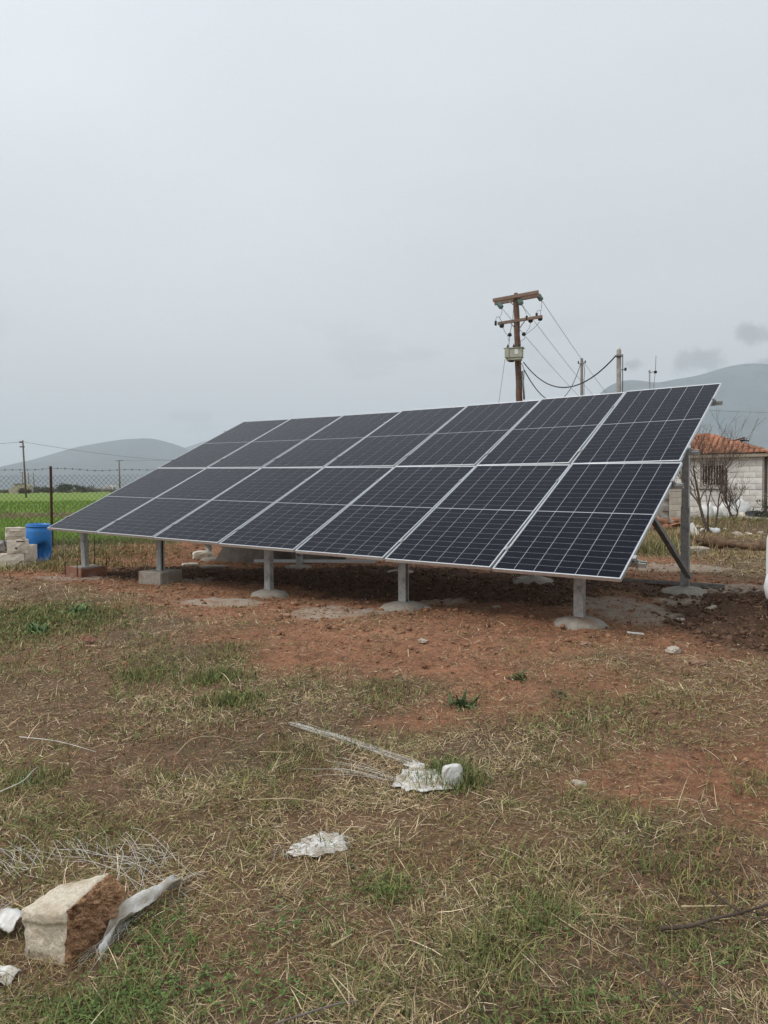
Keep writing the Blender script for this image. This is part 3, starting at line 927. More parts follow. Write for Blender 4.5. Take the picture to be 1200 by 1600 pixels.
# dead litter: short flat bits of stalk trodden into turf and soil alike
for (r0, r1, dens, wm) in ((1.15, 2.3, 15000, .9), (2.3, 3.6, 10000, 1.1), (3.6, 6.0, 5500, 1.4), (6.0, 10.0, 2600, 2.0), (10.0, 16.0, 500, 3.2)):
    n = int(half * (r1 ** 2 - r0 ** 2) * dens)
    rr = np.sqrt(rng.uniform(r0 ** 2, r1 ** 2, n)); aa = rng.uniform(-half, half, n)
    x, y = rr * np.sin(aa), rr * np.cos(aa)
    soil, dug, pale, fld, strip = zones(x, y)
    cl = fbm(x * 3.1, y * 3.1, 151, 4)
    prob = (1 - .75 * soil * smooth(.56 - cl, -.06, .06)) * (1 - .93 * dug) * (1 - .85 * pale) * (1 - fld) * (.5 + .6 * smooth(cl, .40, .58))
    k = rng.uniform(0, 1, n) < prob
    x, y, soil = x[k], y[k], soil[k]; n = len(x)
    u = rng.uniform(0, 1, n)
    C = np.where((u < .30)[:, None], STRAW, np.where((u < .36)[:, None], PALE_STRAW, np.where((u < .56)[:, None], OLIVE, np.where((u < .82)[:, None], BROWN, RUSTY)))) * rng.uniform(.4, 1.4, (n, 1))
    L = np.clip(rng.gamma(2.4, .010, n), .006, .08) * (1 + .2 * (wm - 1))
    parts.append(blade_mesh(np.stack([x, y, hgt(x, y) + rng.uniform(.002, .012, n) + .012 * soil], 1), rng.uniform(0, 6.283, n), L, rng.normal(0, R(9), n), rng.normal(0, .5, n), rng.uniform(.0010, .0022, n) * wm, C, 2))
V, T, C = join_parts(parts)
turf = link('dry_grass', mesh_np('dry_grass', V, tris=T, colors=C), M['blade'])
tag(turf, 'trampled dry and green grass over the foreground soil', 'grass', kind='stuff')

# taller dry weeds and rank grass behind the table, towards the house and along the fence
parts = []
def rank(cx, cy, rx_m, ry_m, n, hgt_m, cols, wmul=1.0, up=(R(40), R(88))):
    c = gp(cx, cy)
    x = c[0] + rng.normal(0, rx_m, n); y = c[1] + rng.normal(0, ry_m, n)
    z = hgt(x, y)
    Cc = np.array([cols[i] for i in rng.integers(0, len(cols), n)]) * rng.uniform(.65, 1.2, (n, 1))
    parts.append(blade_mesh(np.stack([x, y, z], 1), rng.uniform(0, 2 * np.pi, n), rng.gamma(6, hgt_m / 6, n), rng.uniform(*up, n), rng.normal(.8, .5, n), rng.uniform(.006, .012, n) * wmul, Cc, 2))
DRY = [STRAW, STRAW * .8, STRAW * .6, OLIVE, BROWN]; FLATR = (R(2), R(48))
GR2 = [GREEN, GREEN, OLIVE, np.array([.11, .18, .06])]
rank(50, 955, .55, .30, 2000, .042, GR2 + [STRAW, OLIVE]); rank(110, 965, .35, .25, 900, .045, GR2 + [OLIVE]); rank(20, 985, .4, .2, 1000, .04, GR2 + [STRAW]); rank(340, 1060, .12, .10, 500, .05, GR2, .6); rank(365, 1100, .10, .08, 400, .05, GR2, .6); rank(720, 1222, .05, .06, 160, .09, GR2, .5); rank(690, 1207, .04, .04, 90, .07, GR2, .5); rank(225, 1052, .14, .1, 300, .05, GR2, .6)
rank(1020, 862, .35, .35, 1100, .28, [OLIVE, GREEN, STRAW, np.array([.16, .19, .10])])
rank(1045, 852, .4, .5, 900, .20, [OLIVE, STRAW, STRAW])
rank(1150, 842, 1.0, .6, 2200, .09, DRY + [OLIVE, OLIVE], 1.0, FLATR); rank(1110, 835, 1.2, .8, 2200, .11, DRY + [OLIVE, OLIVE], 1.0, FLATR); rank(1180, 828, 1.2, .8, 2200, .11, DRY + [OLIVE, GREEN], 1.0, FLATR)
rank(1165, 812, 1.5, .8, 2200, .22, [GREEN, GREEN, OLIVE]); rank(1100, 815, 1.4, .9, 1500, .2, [GREEN, OLIVE, STRAW])
rank(1070, 866, .9, .3, 1200, .07, DRY, 1.0, FLATR); rank(1130, 870, 1.1, .4, 1800, .07, DRY, 1.0, FLATR); rank(1190, 868, .9, .4, 1200, .07, DRY, 1.0, FLATR)
rank(1100, 900, 1.0, .35, 900, .05, DRY, 1.0, FLATR); rank(1190, 890, .8, .4, 900, .06, DRY, 1.0, FLATR)
rank(60, 884, .9, .25, 1700, .10, [GREEN, OLIVE, STRAW]); rank(100, 870, .7, .3, 1400, .12, [GREEN, OLIVE, STRAW]); rank(160, 872, .8, .3, 1500, .06, [OLIVE, STRAW, GREEN])
rank(200, 872, .8, .2, 900, .05, [OLIVE, GREEN]); rank(20, 890, .8, .2, 1300, .10, [GREEN, OLIVE, STRAW]); rank(-80, 880, .9, .5, 1300, .11, [GREEN, OLIVE, STRAW])
rank(30, 852, 1.8, .5, 2600, .16, [GREEN, GREEN, OLIVE]); rank(150, 850, 1.8, .5, 2600, .12, [GREEN, GREEN, OLIVE])
rank(600, 862, 2.5, .5, 1800, .06, DRY, 1.0, FLATR); rank(380, 858, 1.5, .4, 900, .05, [OLIVE, STRAW])
V, T, C = join_parts(parts)
tag(link('rank_grass', mesh_np('rank_grass', V, tris=T, colors=C), M['blade']), 'rank weeds and tall grass along the fence and towards the house', 'grass', kind='stuff')

# young cereal in the field beyond the fence
parts = []
for (y0, y1, n, w, h) in ((17.0, 24, 26000, .010, .15), (24, 36, 26000, .018, .17), (36, 70, 26000, .035, .2)):
    y = np.sqrt(rng.uniform(y0 ** 2, y1 ** 2, n)); x = y * rng.uniform(-.75, -.02, n)
    s = zones(x, y); k = s[3] > rng.uniform(0, 1, n); x, y = x[k], y[k]; st = s[4][k]; n = len(x)
    c = np.where((rng.uniform(0, 1, n) < st)[:, None], np.array([.30, .235, .14]), np.array([.205, .315, .052])) * rng.uniform(.75, 1.2, (n, 1))
    parts.append(blade_mesh(np.stack([x, y, hgt(x, y)], 1), rng.uniform(0, 6.28, n), rng.gamma(8, h / 8, n), rng.uniform(R(50), R(88), n), rng.normal(.7, .4, n), np.full(n, w), c, 2))
V, T, C = join_parts(parts)
tag(link('green_cereal', mesh_np('green_cereal', V, tris=T, colors=C), M['blade']), 'young green cereal crop in the field behind the fence', 'crop', kind='stuff')

# crumbs and clods on the bare soil
def clods(n, seed):
    r_ = np.random.default_rng(seed)
    t = (1 + 5 ** .5) / 2
    iv = np.array([(-1, t, 0), (1, t, 0), (-1, -t, 0), (1, -t, 0), (0, -1, t), (0, 1, t), (0, -1, -t), (0, 1, -t), (t, 0, -1), (t, 0, 1), (-t, 0, -1), (-t, 0, 1)]) / 1.9
    it = np.array([(0, 11, 5), (0, 5, 1), (0, 1, 7), (0, 7, 10), (0, 10, 11), (1, 5, 9), (5, 11, 4), (11, 10, 2), (10, 7, 6), (7, 1, 8), (3, 9, 4), (3, 4, 2), (3, 2, 6), (3, 6, 8), (3, 8, 9), (4, 9, 5), (2, 4, 11), (6, 2, 10), (8, 6, 7), (9, 8, 1)])
    rr = np.sqrt(r_.uniform(3.6 ** 2, 15 ** 2, n)); aa = r_.uniform(-R(36), R(36), n)
    x, y = rr * np.sin(aa), rr * np.cos(aa)
    soil, dug, pale, fld, _ = zones(x, y)
    p = np.maximum(soil * .35, dug) * (1 - .3 * pale) * (1 - fld)
    k = r_.uniform(0, 1, n) < p
    x, y, dug, soil = x[k], y[k], dug[k], soil[k]; n = len(x)
    s = r_.lognormal(-5.35, .75, n)
    s = np.where(dug > .5, s * 1.5, s); s = np.clip(s, .0025, .026) * np.clip(rr[k] / 6, .55, 1.15)
    u = r_.uniform(0, 1, n)
    s = np.where(u < .08, np.minimum(s * .6, .011), s)
    v = iv[None] * (1 + r_.normal(0, .2, (n, 12, 3))) * s[:, None, None]
    v[:, :, 2] *= .7
    v[:, :, 0] += x[:, None]; v[:, :, 1] += y[:, None]; v[:, :, 2] += (hgt(x, y) + s * .25 + .006 * soil)[:, None]
    c = np.where((dug > .5)[:, None], np.array([.135, .078, .050]), np.array([.30, .160, .092])) * r_.uniform(.5, 1.25, (n, 1))  # clods there share the dug tone with its painted shade
    s_ = s; c = np.where((u < .08)[:, None], np.array([.46, .39, .31]) * r_.uniform(.7, 1.2, (n, 1)), c)
    return v.reshape(-1, 3), (it[None] + (np.arange(n) * 12)[:, None, None]).reshape(-1, 3), np.repeat(c, 12, 0)
V, T, C = clods(110000, 5)
tag(link('soil_clods', mesh_np('soil_clods', V, tris=T, colors=C), M['clod']), 'crumbs, clods and grit lying on the bare red soil', 'soil', kind='stuff')

# ------------------------------------------------------------------ formwork round the first footing
x, y = uvh(*FRONT[0]); z = hz(x, y)
fw = empty('formwork_box', (x, y, z), YAW - .12)
tag(fw, 'low reddish plank formwork box around the leftmost front post', 'formwork')
for k, (dx, dy, rx, wd) in enumerate(((0, -.19, 0, .50), (0, .19, 0, .46), (-.19, 0, 1, .355), (.19, 0, 1, .355))):
    b = MB().box((0, 0, 0), (wd, .025, .155 - .012 * k), bev=.003).build('board', M['wood_form'], fw)
    b.location = (dx, dy, .072); b.rotation_euler = (0, R((1.5, -1, 2, -2)[k]), rx * math.pi / 2)
bt = MB().box((.02, -.245, .012), (.56, .06, .03), bev=.003).build('batten', M['wood_form'], fw)
for dx, dy, h in ((-.21, -.212, .22), (.16, -.212, .23), (-.16, .212, .62), (.18, .215, .24)):
    pts = [(dx, dy, -.05), (dx, dy, h)]
    if dx == .16 or h == .24: pts += [(dx + .03, dy, h + .03), (dx + .08, dy, h + .03), (dx + .10, dy, h - .01)]
    MB().tube(pts, .006, 6).build('stake', M['rust'], fw)

# ------------------------------------------------------------------ steel lengths, slab and rubble under and behind the table
def lying_bar(a, b, label, prof, m, zoff=.03):
    pa, pb = gp(*a), gp(*b)
    p0 = Vector((pa[0], pa[1], hz(pa[0], pa[1]) + zoff)); p1 = Vector((pb[0], pb[1], hz(pb[0], pb[1]) + zoff))
    o = MB().extrude(prof, p0, p1, (0, 0, -1)).build('steel_channel', m)
    tag(o, label, 'steel bar', 'spare steel channels on the soil')
lying_bar((398, 882), (586, 885), 'bright steel channel lying on dark soil behind the posts', cprof(.045, .06, .004), M['alu'], .07)
lying_bar((838, 904), (1132, 924), 'dull steel channel lying behind the tall right rear post', cprof(.04, .055, .004), M['galv_dull'], .055)

def rough_box(dims, seed, jit=.01, n=6, rnd=.0):
    """box with worn, uneven faces, centred on its base"""
    r_ = np.random.default_rng(seed)
    v, f, idx = [], [], {}
    def key(i, j, k):
        t = (i, j, k)
        if t not in idx:
            p = np.array([i / n - .5, j / n - .5, k / n])
            e = sum(1 for q in (i, j, k) if q in (0, n))
            c = np.array([0, 0, .5])
            if e >= 2: p = c + (p - c) * (1 - rnd * (e - 1))
            p = p * np.array(dims) + r_.normal(0, jit, 3)
            idx[t] = len(v); v.append(tuple(p))
        return idx[t]
    for a in range(n):
        for b in range(n):
            f.append((key(a, b, n), key(a + 1, b, n), key(a + 1, b + 1, n), key(a, b + 1, n)))
            f.append((key(a, b, 0), key(a, b + 1, 0), key(a + 1, b + 1, 0), key(a + 1, b, 0)))
            f.append((key(a, 0, b), key(a + 1, 0, b), key(a + 1, 0, b + 1), key(a, 0, b + 1)))
            f.append((key(a, n, b), key(a, n, b + 1), key(a + 1, n, b + 1), key(a + 1, n, b)))
            f.append((key(0, a, b), key(0, a, b + 1), key(0, a + 1, b + 1), key(0, a + 1, b)))
            f.append((key(n, a, b), key(n, a + 1, b), key(n, a + 1, b + 1), key(n, a, b + 1)))
    return MB().add(v, f)

def stone(name, p, dims, rz, m, seed, label, cat, group=None, sink=.15, tilt=0.0, n=5):
    o = rough_box(dims, seed, min(dims) * .035, n, .12).build(name, m)
    o.location = (p[0], p[1], p[2] - dims[2] * sink); o.rotation_euler = (tilt, tilt * .5, rz)
    for q in o.data.polygons: q.use_smooth = n > 6
    tag(o, label, cat, group)
    return o

# old cast kerb behind the posts, its left end sloping
sl = empty('concrete_kerb', ongp(385, 876))
mb = MB()
kz, kh, kl = -.05, .36, 1.75
mb.add([(-.55, -.15, kz), (kl, -.15, kz), (kl, .15, kz), (-.55, .15, kz), (-.30, -.15, kh), (kl, -.15, kh - .05), (kl, .15, kh - .05), (-.30, .15, kh)],
       [(0, 1, 5, 4), (1, 2, 6, 5), (2, 3, 7, 6), (3, 0, 4, 7), (4, 5, 6, 7), (3, 2, 1, 0)])
mb.build('kerb_body', M['concrete_old'], sl)
sl.rotation_euler = (0, 0, R(-9))
tag(sl, 'old grey concrete kerb with a sloped end under the table', 'kerb')
stone('limestone_block', ongp(317, 874), (.34, .22, .17), R(12), M['limestone'], 3, 'pale stone block leaning on the sloped end of the concrete kerb', 'stone block', n=4)
stone('stone_slab', ongp(297, 883), (.26, .18, .06), R(20), M['limestone'], 4, 'small pale slab on soil left of the kerb', 'slab', n=4)
stone('stone_slab', ongp(333, 884), (.42, .2, .05), R(-8), M['concrete'], 6, 'flat grey cement slab at the foot of the left rear post', 'slab', n=4)

# ------------------------------------------------------------------ blue barrel
bp = ongp(60, 877)
bar = empty('plastic_barrel', bp)
prof = [(.165, 0), (.192, .02), (.205, .10), (.212, .25), (.212, .42), (.203, .52), (.186, .575), (.180, .60), (.190, .612), (.190, .632), (.178, .638)]
n = 48
v, f = [], []
dense = []
for (r0, z0), (r1, z1) in zip(prof[:-1], prof[1:]):
    for k in range(5): dense.append((r0 + (r1 - r0) * k / 5, z0 + (z1 - z0) * k / 5))
dense.append(prof[-1])
for (r, zz) in dense:
    for k in range(n):
        a = 2 * math.pi * k / n
        da = math.atan2(math.sin(a - R(-44)), math.cos(a - R(-44)))
        e = (da / .62) ** 2 + ((zz - .16) / .155) ** 2
        dent = .15 * math.exp(-e ** 4)
        da2 = math.atan2(math.sin(a - R(-125)), math.cos(a - R(-125)))
        dent += .018 * math.exp(-((da2 + (zz - .36) * 2.4) / .09) ** 2 - ((zz - .38) / .10) ** 2)
        rr = r - dent
        v.append((rr * math.cos(a), rr * math.sin(a), zz))
for j in range(len(dense) - 1):
    for k in range(n):
        k2 = (k + 1) % n
        f.append((j * n + k, j * n + k2, (j + 1) * n + k2, (j + 1) * n + k))
f.append(tuple(range(n))[::-1])
MB().add(v, f, 0, True).build('barrel_body', M['blue'], bar)
MB().lathe([(.178, .638), (.168, .634), (.165, .60), (.15, .57), (.0, .565)], 32).build('barrel_top', M['blue'], bar)
MB().lathe([(.186, .585), (.200, .590), (.203, .604), (.200, .612), (.188, .614)], 32).build('rim', M['blue'], bar)
bar.rotation_euler = (R(1), R(2), 0)
tag(bar, 'blue plastic barrel with its lower side caved in', 'barrel')

# ------------------------------------------------------------------ limestone blocks beside the barrel
def cut_block(name, p, dims, rz, label, seed, recess=None, tilt=0.0):
    o = empty(name, p, rz)
    o.rotation_euler = (tilt, 0, rz)
    bdy = rough_box(dims, seed, .004, 5, .02).build('block_body', M['limestone'], o)
    if recess == 'panel':
        for dx, dz, w, h in ((0, .72, .62, .03), (0, .30, .62, .03), (-.31, .51, .03, .44), (.31, .51, .03, .44)):
            MB().box((dx * dims[0], -dims[1] / 2 - .004, dz * dims[2]), (w * dims[0], .012, h * dims[2] + .006), bev=.002).build('raised_line', M['limestone'], o)
    elif recess == 'notch':
        MB().box((-.08 * dims[0], -dims[1] / 2 - .001, .30 * dims[2]), (.035, .006, .06), Matrix.Rotation(.5, 3, 'Y')).build('dark_chip', M['rust'], o)
        MB().box((.16 * dims[0], -dims[1] / 2 - .001, .86 * dims[2]), (.12, .006, .016)).build('dark_chip', M['rust'], o)
    elif recess == 'crack':
        MB().tube([(.06 * dims[0], -dims[1] / 2 - .003, .05 * dims[2]), (.2 * dims[0], -dims[1] / 2 - .003, .3 * dims[2]), (.42 * dims[0], -dims[1] / 2 - .003, .52 * dims[2])], .007, 5).build('dark_crack', M['stick'], o)
    tag(o, label, 'stone block', 'cut stone blocks stacked beside the barrel')
b0 = ongp(14, 887)
cut_block('limestone_block', (b0[0], b0[1] + .1, b0[2] - .02), (.36, .24, .25), R(24), 'large cream stone block at the bottom of the stack by the barrel', 11, 'crack')
cut_block('limestone_block', (b0[0] + .09, b0[1] + .12, b0[2] + .23), (.30, .22, .22), R(22), 'cream stone block with a dark chip in the middle of the stack', 12, 'notch')
cut_block('limestone_block', (b0[0] + .05, b0[1] + .14, b0[2] + .452), (.285, .20, .185), R(25), 'cream stone block with a raised square outline topping the stack', 13, 'panel')
cut_block('limestone_block', (b0[0] + .215, b0[1] + .24, b0[2] + .10), (.17, .30, .25), R(12), 'cream stone block end-on between the stack and blue barrel', 14)
stone('limestone_block', (b0[0] + .215, b0[1] + .25, b0[2] - .02), (.15, .26, .13), .2, M['limestone'], 15, 'low stone propping the end-on block beside the barrel', 'stone block', sink=0)
gb = rough_box((.34, .24, .17), 18, .012, 6, .25).build('rubble_sack', M['galv_dull'])
gb.location = (b0[0] - .22, b0[1] + .16, b0[2] + .24); gb.rotation_euler = (0, R(-12), .2)
tag(gb, 'dark grey slumped sack on the stone stack at the left edge', 'sack')

# ------------------------------------------------------------------ chain-link fence
fa = gp(82, 858); fdir = Vector((1, .045, 0)).normalized()
fence = empty('chain_link_fence', (fa[0], fa[1], 0))
tag(fence, 'rusty chain-link fence with barbed wire in front of the green field', 'fence')
fh = 1.50
def fpt(s, z): return Vector((fdir.x * s, fdir.y * s, z))
for s in (-9.2, -6.1, -3.05, 0, 3.05):
    MB().box(fpt(s, .80), (.048, .048, 1.80), Matrix.Rotation(.3, 3, 'Z'), bev=.004).build('fence_post', M['rust'], fence)
mb = MB()
s0, s1, pit = -9.2, 4.2, .098
k = s0 - fh
while k < s1:
    for sg in (1, -1):
        a, b = (k, k + fh * .92) if sg > 0 else (k + fh * .92, k)
        lo, hi = 0.04, fh
        pa, pb = [a, lo], [b, hi]
        if max(a, b) < s0 or min(a, b) > s1: continue
        def clip(p, q, s):
            t = (s - p[0]) / (q[0] - p[0]); return [s, p[1] + (q[1] - p[1]) * t]
        if pa[0] < s0: pa = clip(pa, pb, s0)
        elif pa[0] > s1: pa = clip(pa, pb, s1)
        if pb[0] < s0: pb = clip(pb, pa, s0)
        elif pb[0] > s1: pb = clip(pb, pa, s1)
        mb.tube([fpt(pa[0], pa[1]) + Vector((0, .002 * sg, 0)), fpt(pb[0], pb[1] + .02) + Vector((0, .002 * sg, 0))], .0033, 3, cap=False)
    k += pit
mesh_o = mb.build('chain_link_mesh', M['wire'], fence); mesh_o['kind'] = 'stuff'
for zz, nm in ((1.66, 'barbed_wire'),):
    mb = MB(); pts = []
    for s in np.linspace(s0, s1, 90):
        q = ((s + 9.2) % 3.05) / 3.05
        pts.append(fpt(s, zz - .05 * 4 * q * (1 - q) + .012 * math.sin(s * 5)))
    mb.tube(pts, .0035, 4, cap=False)
    for p_ in pts[::1]:
        mb.tube([p_ + Vector((-.012, 0, -.022)), p_ + Vector((.012, 0, .022))], .004, 3, cap=False)
        mb.tube([p_ + Vector((.012, 0, -.02)), p_ + Vector((-.012, 0, .02))], .004, 3, cap=False)
    mb.build(nm, M['wire'], fence)

# ------------------------------------------------------------------ transformer pole
def catenary(a, b, sag, n=24):
    a, b = Vector(a), Vector(b)
    return [a.lerp(b, t) - Vector((0, 0, sag * 4 * t * (1 - t))) for t in np.linspace(0, 1, n)]

def sag_at(p, sag):
    return p
PD = 36.0
pb_, pt_ = at(814, 700, PD), at(806, 458, PD)
dirp = Vector(pt_) - Vector(pb_)
base = Vector(pb_) + dirp * ((0 - pb_[2]) / dirp.z)
pole = empty('transformer_pole', base)
ax = lambda t: dirp * t                                   # along the shaft, in pole space
H_ = (Vector(pt_) - base).z / dirp.z
mb = MB()
npt = 26
mb.tube([ax(H_ * i / npt) + Vector((.012 * math.sin(i * 1.7), .01 * math.cos(i * 2.3), 0)) for i in range(npt + 1)], [.185 - .055 * i / npt + .006 * math.sin(i * 2.9) for i in range(npt)] + [.09], 12)
mb.build('pole_shaft', M['pole_wood'], pole)
def pw(x, y, Y=PD): return Vector(at(x, y, Y)) - base
def beam(a, b, wdt, hgt_, nm, m, off=0.0):
    a, b = a + Vector((0, off, 0)), b + Vector((0, off, 0))
    MB().extrude([(-wdt / 2, -hgt_ / 2), (wdt / 2, -hgt_ / 2), (wdt / 2, hgt_ / 2), (-wdt / 2, hgt_ / 2)], a, b, (0, 0, 1)).build(nm, m, pole)
beam(pw(769.5, 471, PD + .55), pw(840, 458, PD - .55), .15, .11, 'crossarm', M['arm_wood'], -.20)
beam(pw(774, 473, PD + .55), pw(844, 460, PD - .55), .15, .11, 'crossarm', M['arm_wood'], .20)
beam(pw(777, 507, PD + .5), pw(846, 496, PD - .5), .13, .10, 'crossarm', M['arm_wood'], -.19)
for a, b in (((795, 470), (804, 478)), ((818, 466), (809, 478)), ((797, 504), (805, 513)), ((821, 500), (811, 514))):
    MB().tube([pw(*a, PD - .18), pw(*b, PD - .16)], .022, 4).build('arm_brace', M['galv_dull'], pole)
for (x0, y0, x1, y1) in ((779, 474, 784, 481), (811, 469, 815, 475), (841, 461, 846, 469)):
    a, b = pw(x0, y0, PD - .1), pw(x1, y1, PD - .3)
    mb = MB()
    for t in (.15, .38, .61, .84):
        c = a.lerp(b, t); d = (b - a).normalized() * .022
        mb.tube([c - d, c - d * .2, c + d * .5, c + d], [.05, .125, .11, .04], 10)
    mb.tube([a, b], .018, 5)
    mb.build('insulator_string', M['glass_ins'], pole)
for x_, y_ in ((774.5, 505), (823, 497), (838.5, 492.5)):
    mb = MB().tube([pw(x_, y_ + 3.5, PD - .35), pw(x_, y_ - 3.5, PD - .35)], .055, 8)
    mb.build('surge_arrester', M['dark'], pole)
for x_, y_ in ((784, 509), (829, 501), (844, 498)):
    c = pw(x_, y_, PD - .35)
    mb = MB().tube([c + Vector((0, 0, -.10)), c + Vector((0, 0, -.07)), c + Vector((0, 0, .05)), c + Vector((0, 0, .10))], [.03, .10, .12, .05], 10)
    mb.build('fuse_cutout', M['dark'], pole)
for x_, y_ in ((796.5, 523), (818.5, 522)):
    c = pw(x_, y_, PD - .4)
    MB().tube([c + Vector((0, 0, -.09)), c + Vector((0, 0, -.05)), c + Vector((0, 0, .05)), c + Vector((0, 0, .09))], [.03, .10, .085, .03], 8).build('line_connector', M['dark'], pole)
def jumper(pts, r=.010, Y=PD - .35):
    q = [pw(*p, Y) for p in pts]
    out = []
    for i in range(len(q) - 1):
        p0, p1, p2, p3 = q[max(i - 1, 0)], q[i], q[i + 1], q[min(i + 2, len(q) - 1)]
        for t in np.linspace(0, 1, 7)[:-1]:
            out.append(.5 * ((2 * p1) + (p2 - p0) * t + (2 * p0 - 5 * p1 + 4 * p2 - p3) * t * t + (3 * p1 - p0 - 3 * p2 + p3) * t ** 3))
    out.append(q[-1])
    MB().tube(out, r, 4, cap=False).build('jumper_wire', M['wire'], pole)
jumper([(784, 482), (784, 489), (781, 496), (785, 505)]); jumper([(774.5, 501), (776, 495.5), (780, 496), (784, 503)])
jumper([(846, 470), (846.5, 477), (845, 486), (844, 494)]); jumper([(838.5, 488), (841, 485), (845, 486)])
jumper([(802.5, 480), (801, 500), (798, 515), (796, 530), (795, 541)], .013); jumper([(786, 511), (789, 519), (793, 524), (795, 533)])
jumper([(815, 476), (820, 485), (823, 492)]); jumper([(829, 504), (827, 512), (822, 519), (819, 522)]); jumper([(843, 503), (836, 511), (825, 520), (819, 524)])
jumper([(819, 526), (820, 529), (815, 532), (812, 536)])
for pts in ([(810, 562), (817, 572), (819, 585), (818, 600), (819, 625)], [(806, 572), (812, 582), (815, 592), (810, 604)], [(806, 588), (814, 588)], [(807, 597), (812, 606), (814, 592)]):
    jumper(pts, .014, PD - .22)
MB().tube([pw(816, 580, PD - .2), pw(819, 624, PD - .2)], .05, 6).build('cable_duct', M['galv_dull'], pole)
tag(pole, 'tall reddish-brown wooden power pole with two crossarms behind the panels', 'power pole')

# transformer
tc_ = Vector(at(803.5, 553, PD - .42))
tr = empty('pole_transformer', tc_, R(-18))
MB().box((0, 0, .02), (.80, .46, .44), bev=.02).build('tank', M['trafo'], tr)
MB().box((0, 0, -.25), (.70, .38, .12), bev=.02).build('tank_base', M['trafo'], tr)
MB().box((0, 0, .252), (.92, .54, .03), bev=.006).build('lid', M['trafo'], tr)
MB().box((-.31, -.02, .01), (.20, .50, .42), bev=.012).build('cooling_cabinet', M['trafo'], tr)
MB().box((.13, -.236, .06), (.16, .012, .22)).build('label_plate', M['far_white'], tr)
for dx in (-.30, -.02, .24):
    mb = MB()
    mb.lathe([(.03, .26), (.085, .28), (.03, .31), (.075, .33), (.03, .36), (.065, .38), (.02, .42), (.015, .48)], 10, (dx, 0, 0))
    mb.build('bushing', M['dark'], tr)
MB().tube([(-.12, -.05, -.30), (-.12, -.05, -.37)], .13, 10).build('drain_valve', M['dark'], tr)
tag(tr, 'pale olive transformer box mounted on the wooden pole', 'transformer')

# other posts behind the table
def simple_pole(name, x0, ytop, Y, r0, r1, m, label, cat, lean=0.0):
    t = Vector(at(x0, ytop, Y))
    o = empty(name, (t.x - lean, t.y, 0))
    MB().tube([(0, 0, -.2), (lean * .5, 0, t.z * .5), (lean, 0, t.z)], [r0, (r0 + r1) / 2, r1], 10).build('pole_shaft', m, o)
    tag(o, label, cat)
    return o, Vector((lean, 0, t.z))
o, tp = simple_pole('wooden_pole', 909, 560, 58, .13, .10, M['grey_wood'], 'slim grey wooden pole between the transformer pole and concrete mast', 'pole')
mb = MB().tube([tp + Vector((-.30, -.1, -.42)), tp + Vector((.25, -.1, -.36))], .035, 5); mb.build('bracket', M['galv_dull'], o)
MB().tube([tp + Vector((-.28, -.1, -.40)), tp + Vector((-.28, -.1, -.22))], .05, 6).build('insulator', M['dark'], o)
MB().tube([tp + Vector((.24, -.1, -.36)), tp + Vector((.24, -.1, -.18))], .05, 6).build('insulator', M['dark'], o)
MB().tube([tp + Vector((.12, -.1, -.4)), tp + Vector((.2, -.12, -.9)), tp + Vector((.15, -.12, -1.6)), tp + Vector((.13, -.12, -5))], .022, 4).build('drop_cable', M['cable'], o)
o, tp = simple_pole('service_mast', 967, 547, 27, .082, .080, M['concrete_old'], 'grey concrete service mast standing behind the right panels', 'mast')
MB().tube([tp + Vector((0, 0, -.01)), tp + Vector((0, 0, .10))], .055, 8).build('mast_cap', M['far_white'], o)
MB().box(tp + Vector((0, -.02, -.20)), (.24, .22, .06), bev=.006).build('clamp_band', M['galv_dull'], o)
MB().tube([tp + Vector((.13, -.02, -.16)), tp + Vector((.13, -.02, -2.6))], .016, 5).build('drop_cable', M['cable'], o)
MB().tube([tp + Vector((.08, -.03, -.70)), tp + Vector((.20, -.06, -.70))], .022, 5).build('lamp_arm', M['galv_dull'], o)
MB().box(tp + Vector((.215, -.07, -.69)), (.06, .10, .10), bev=.012).build('small_lamp', M['dark'], o)
o, tp = simple_pole('antenna_mast', 1015, 578, 28, .026, .024, M['galv_dull'], 'thin steel antenna mast with a whip aerial above the panels', 'antenna')
MB().tube([tp + Vector((-.04, 0, -.10)), tp + Vector((.22, 0, -.06))], .012, 5).build('bracket', M['galv_dull'], o)
MB().box(tp + Vector((.215, 0, -.08)), (.09, .09, .09), bev=.01).build('aerial_base', M['dark'], o)
MB().tube([tp + Vector((.215, 0, -.04)), tp + Vector((.235, 0, .52))], .010, 5).build('whip', M['wire'], o)
MB().tube([tp + Vector((.21, 0, -.1)), tp + Vector((.17, 0, -.45)), tp + Vector((.15, 0, -.7)), tp + Vector((.02, 0, -1.1))], .008, 4).build('lead', M['cable'], o)
MB().tube([tp + Vector((-.04, 0, -.08)), tp + Vector((-.01, 0, -.02)), tp + Vector((.05, 0, -.12))], .014, 5).build('hose_clip', M['dark'], o)

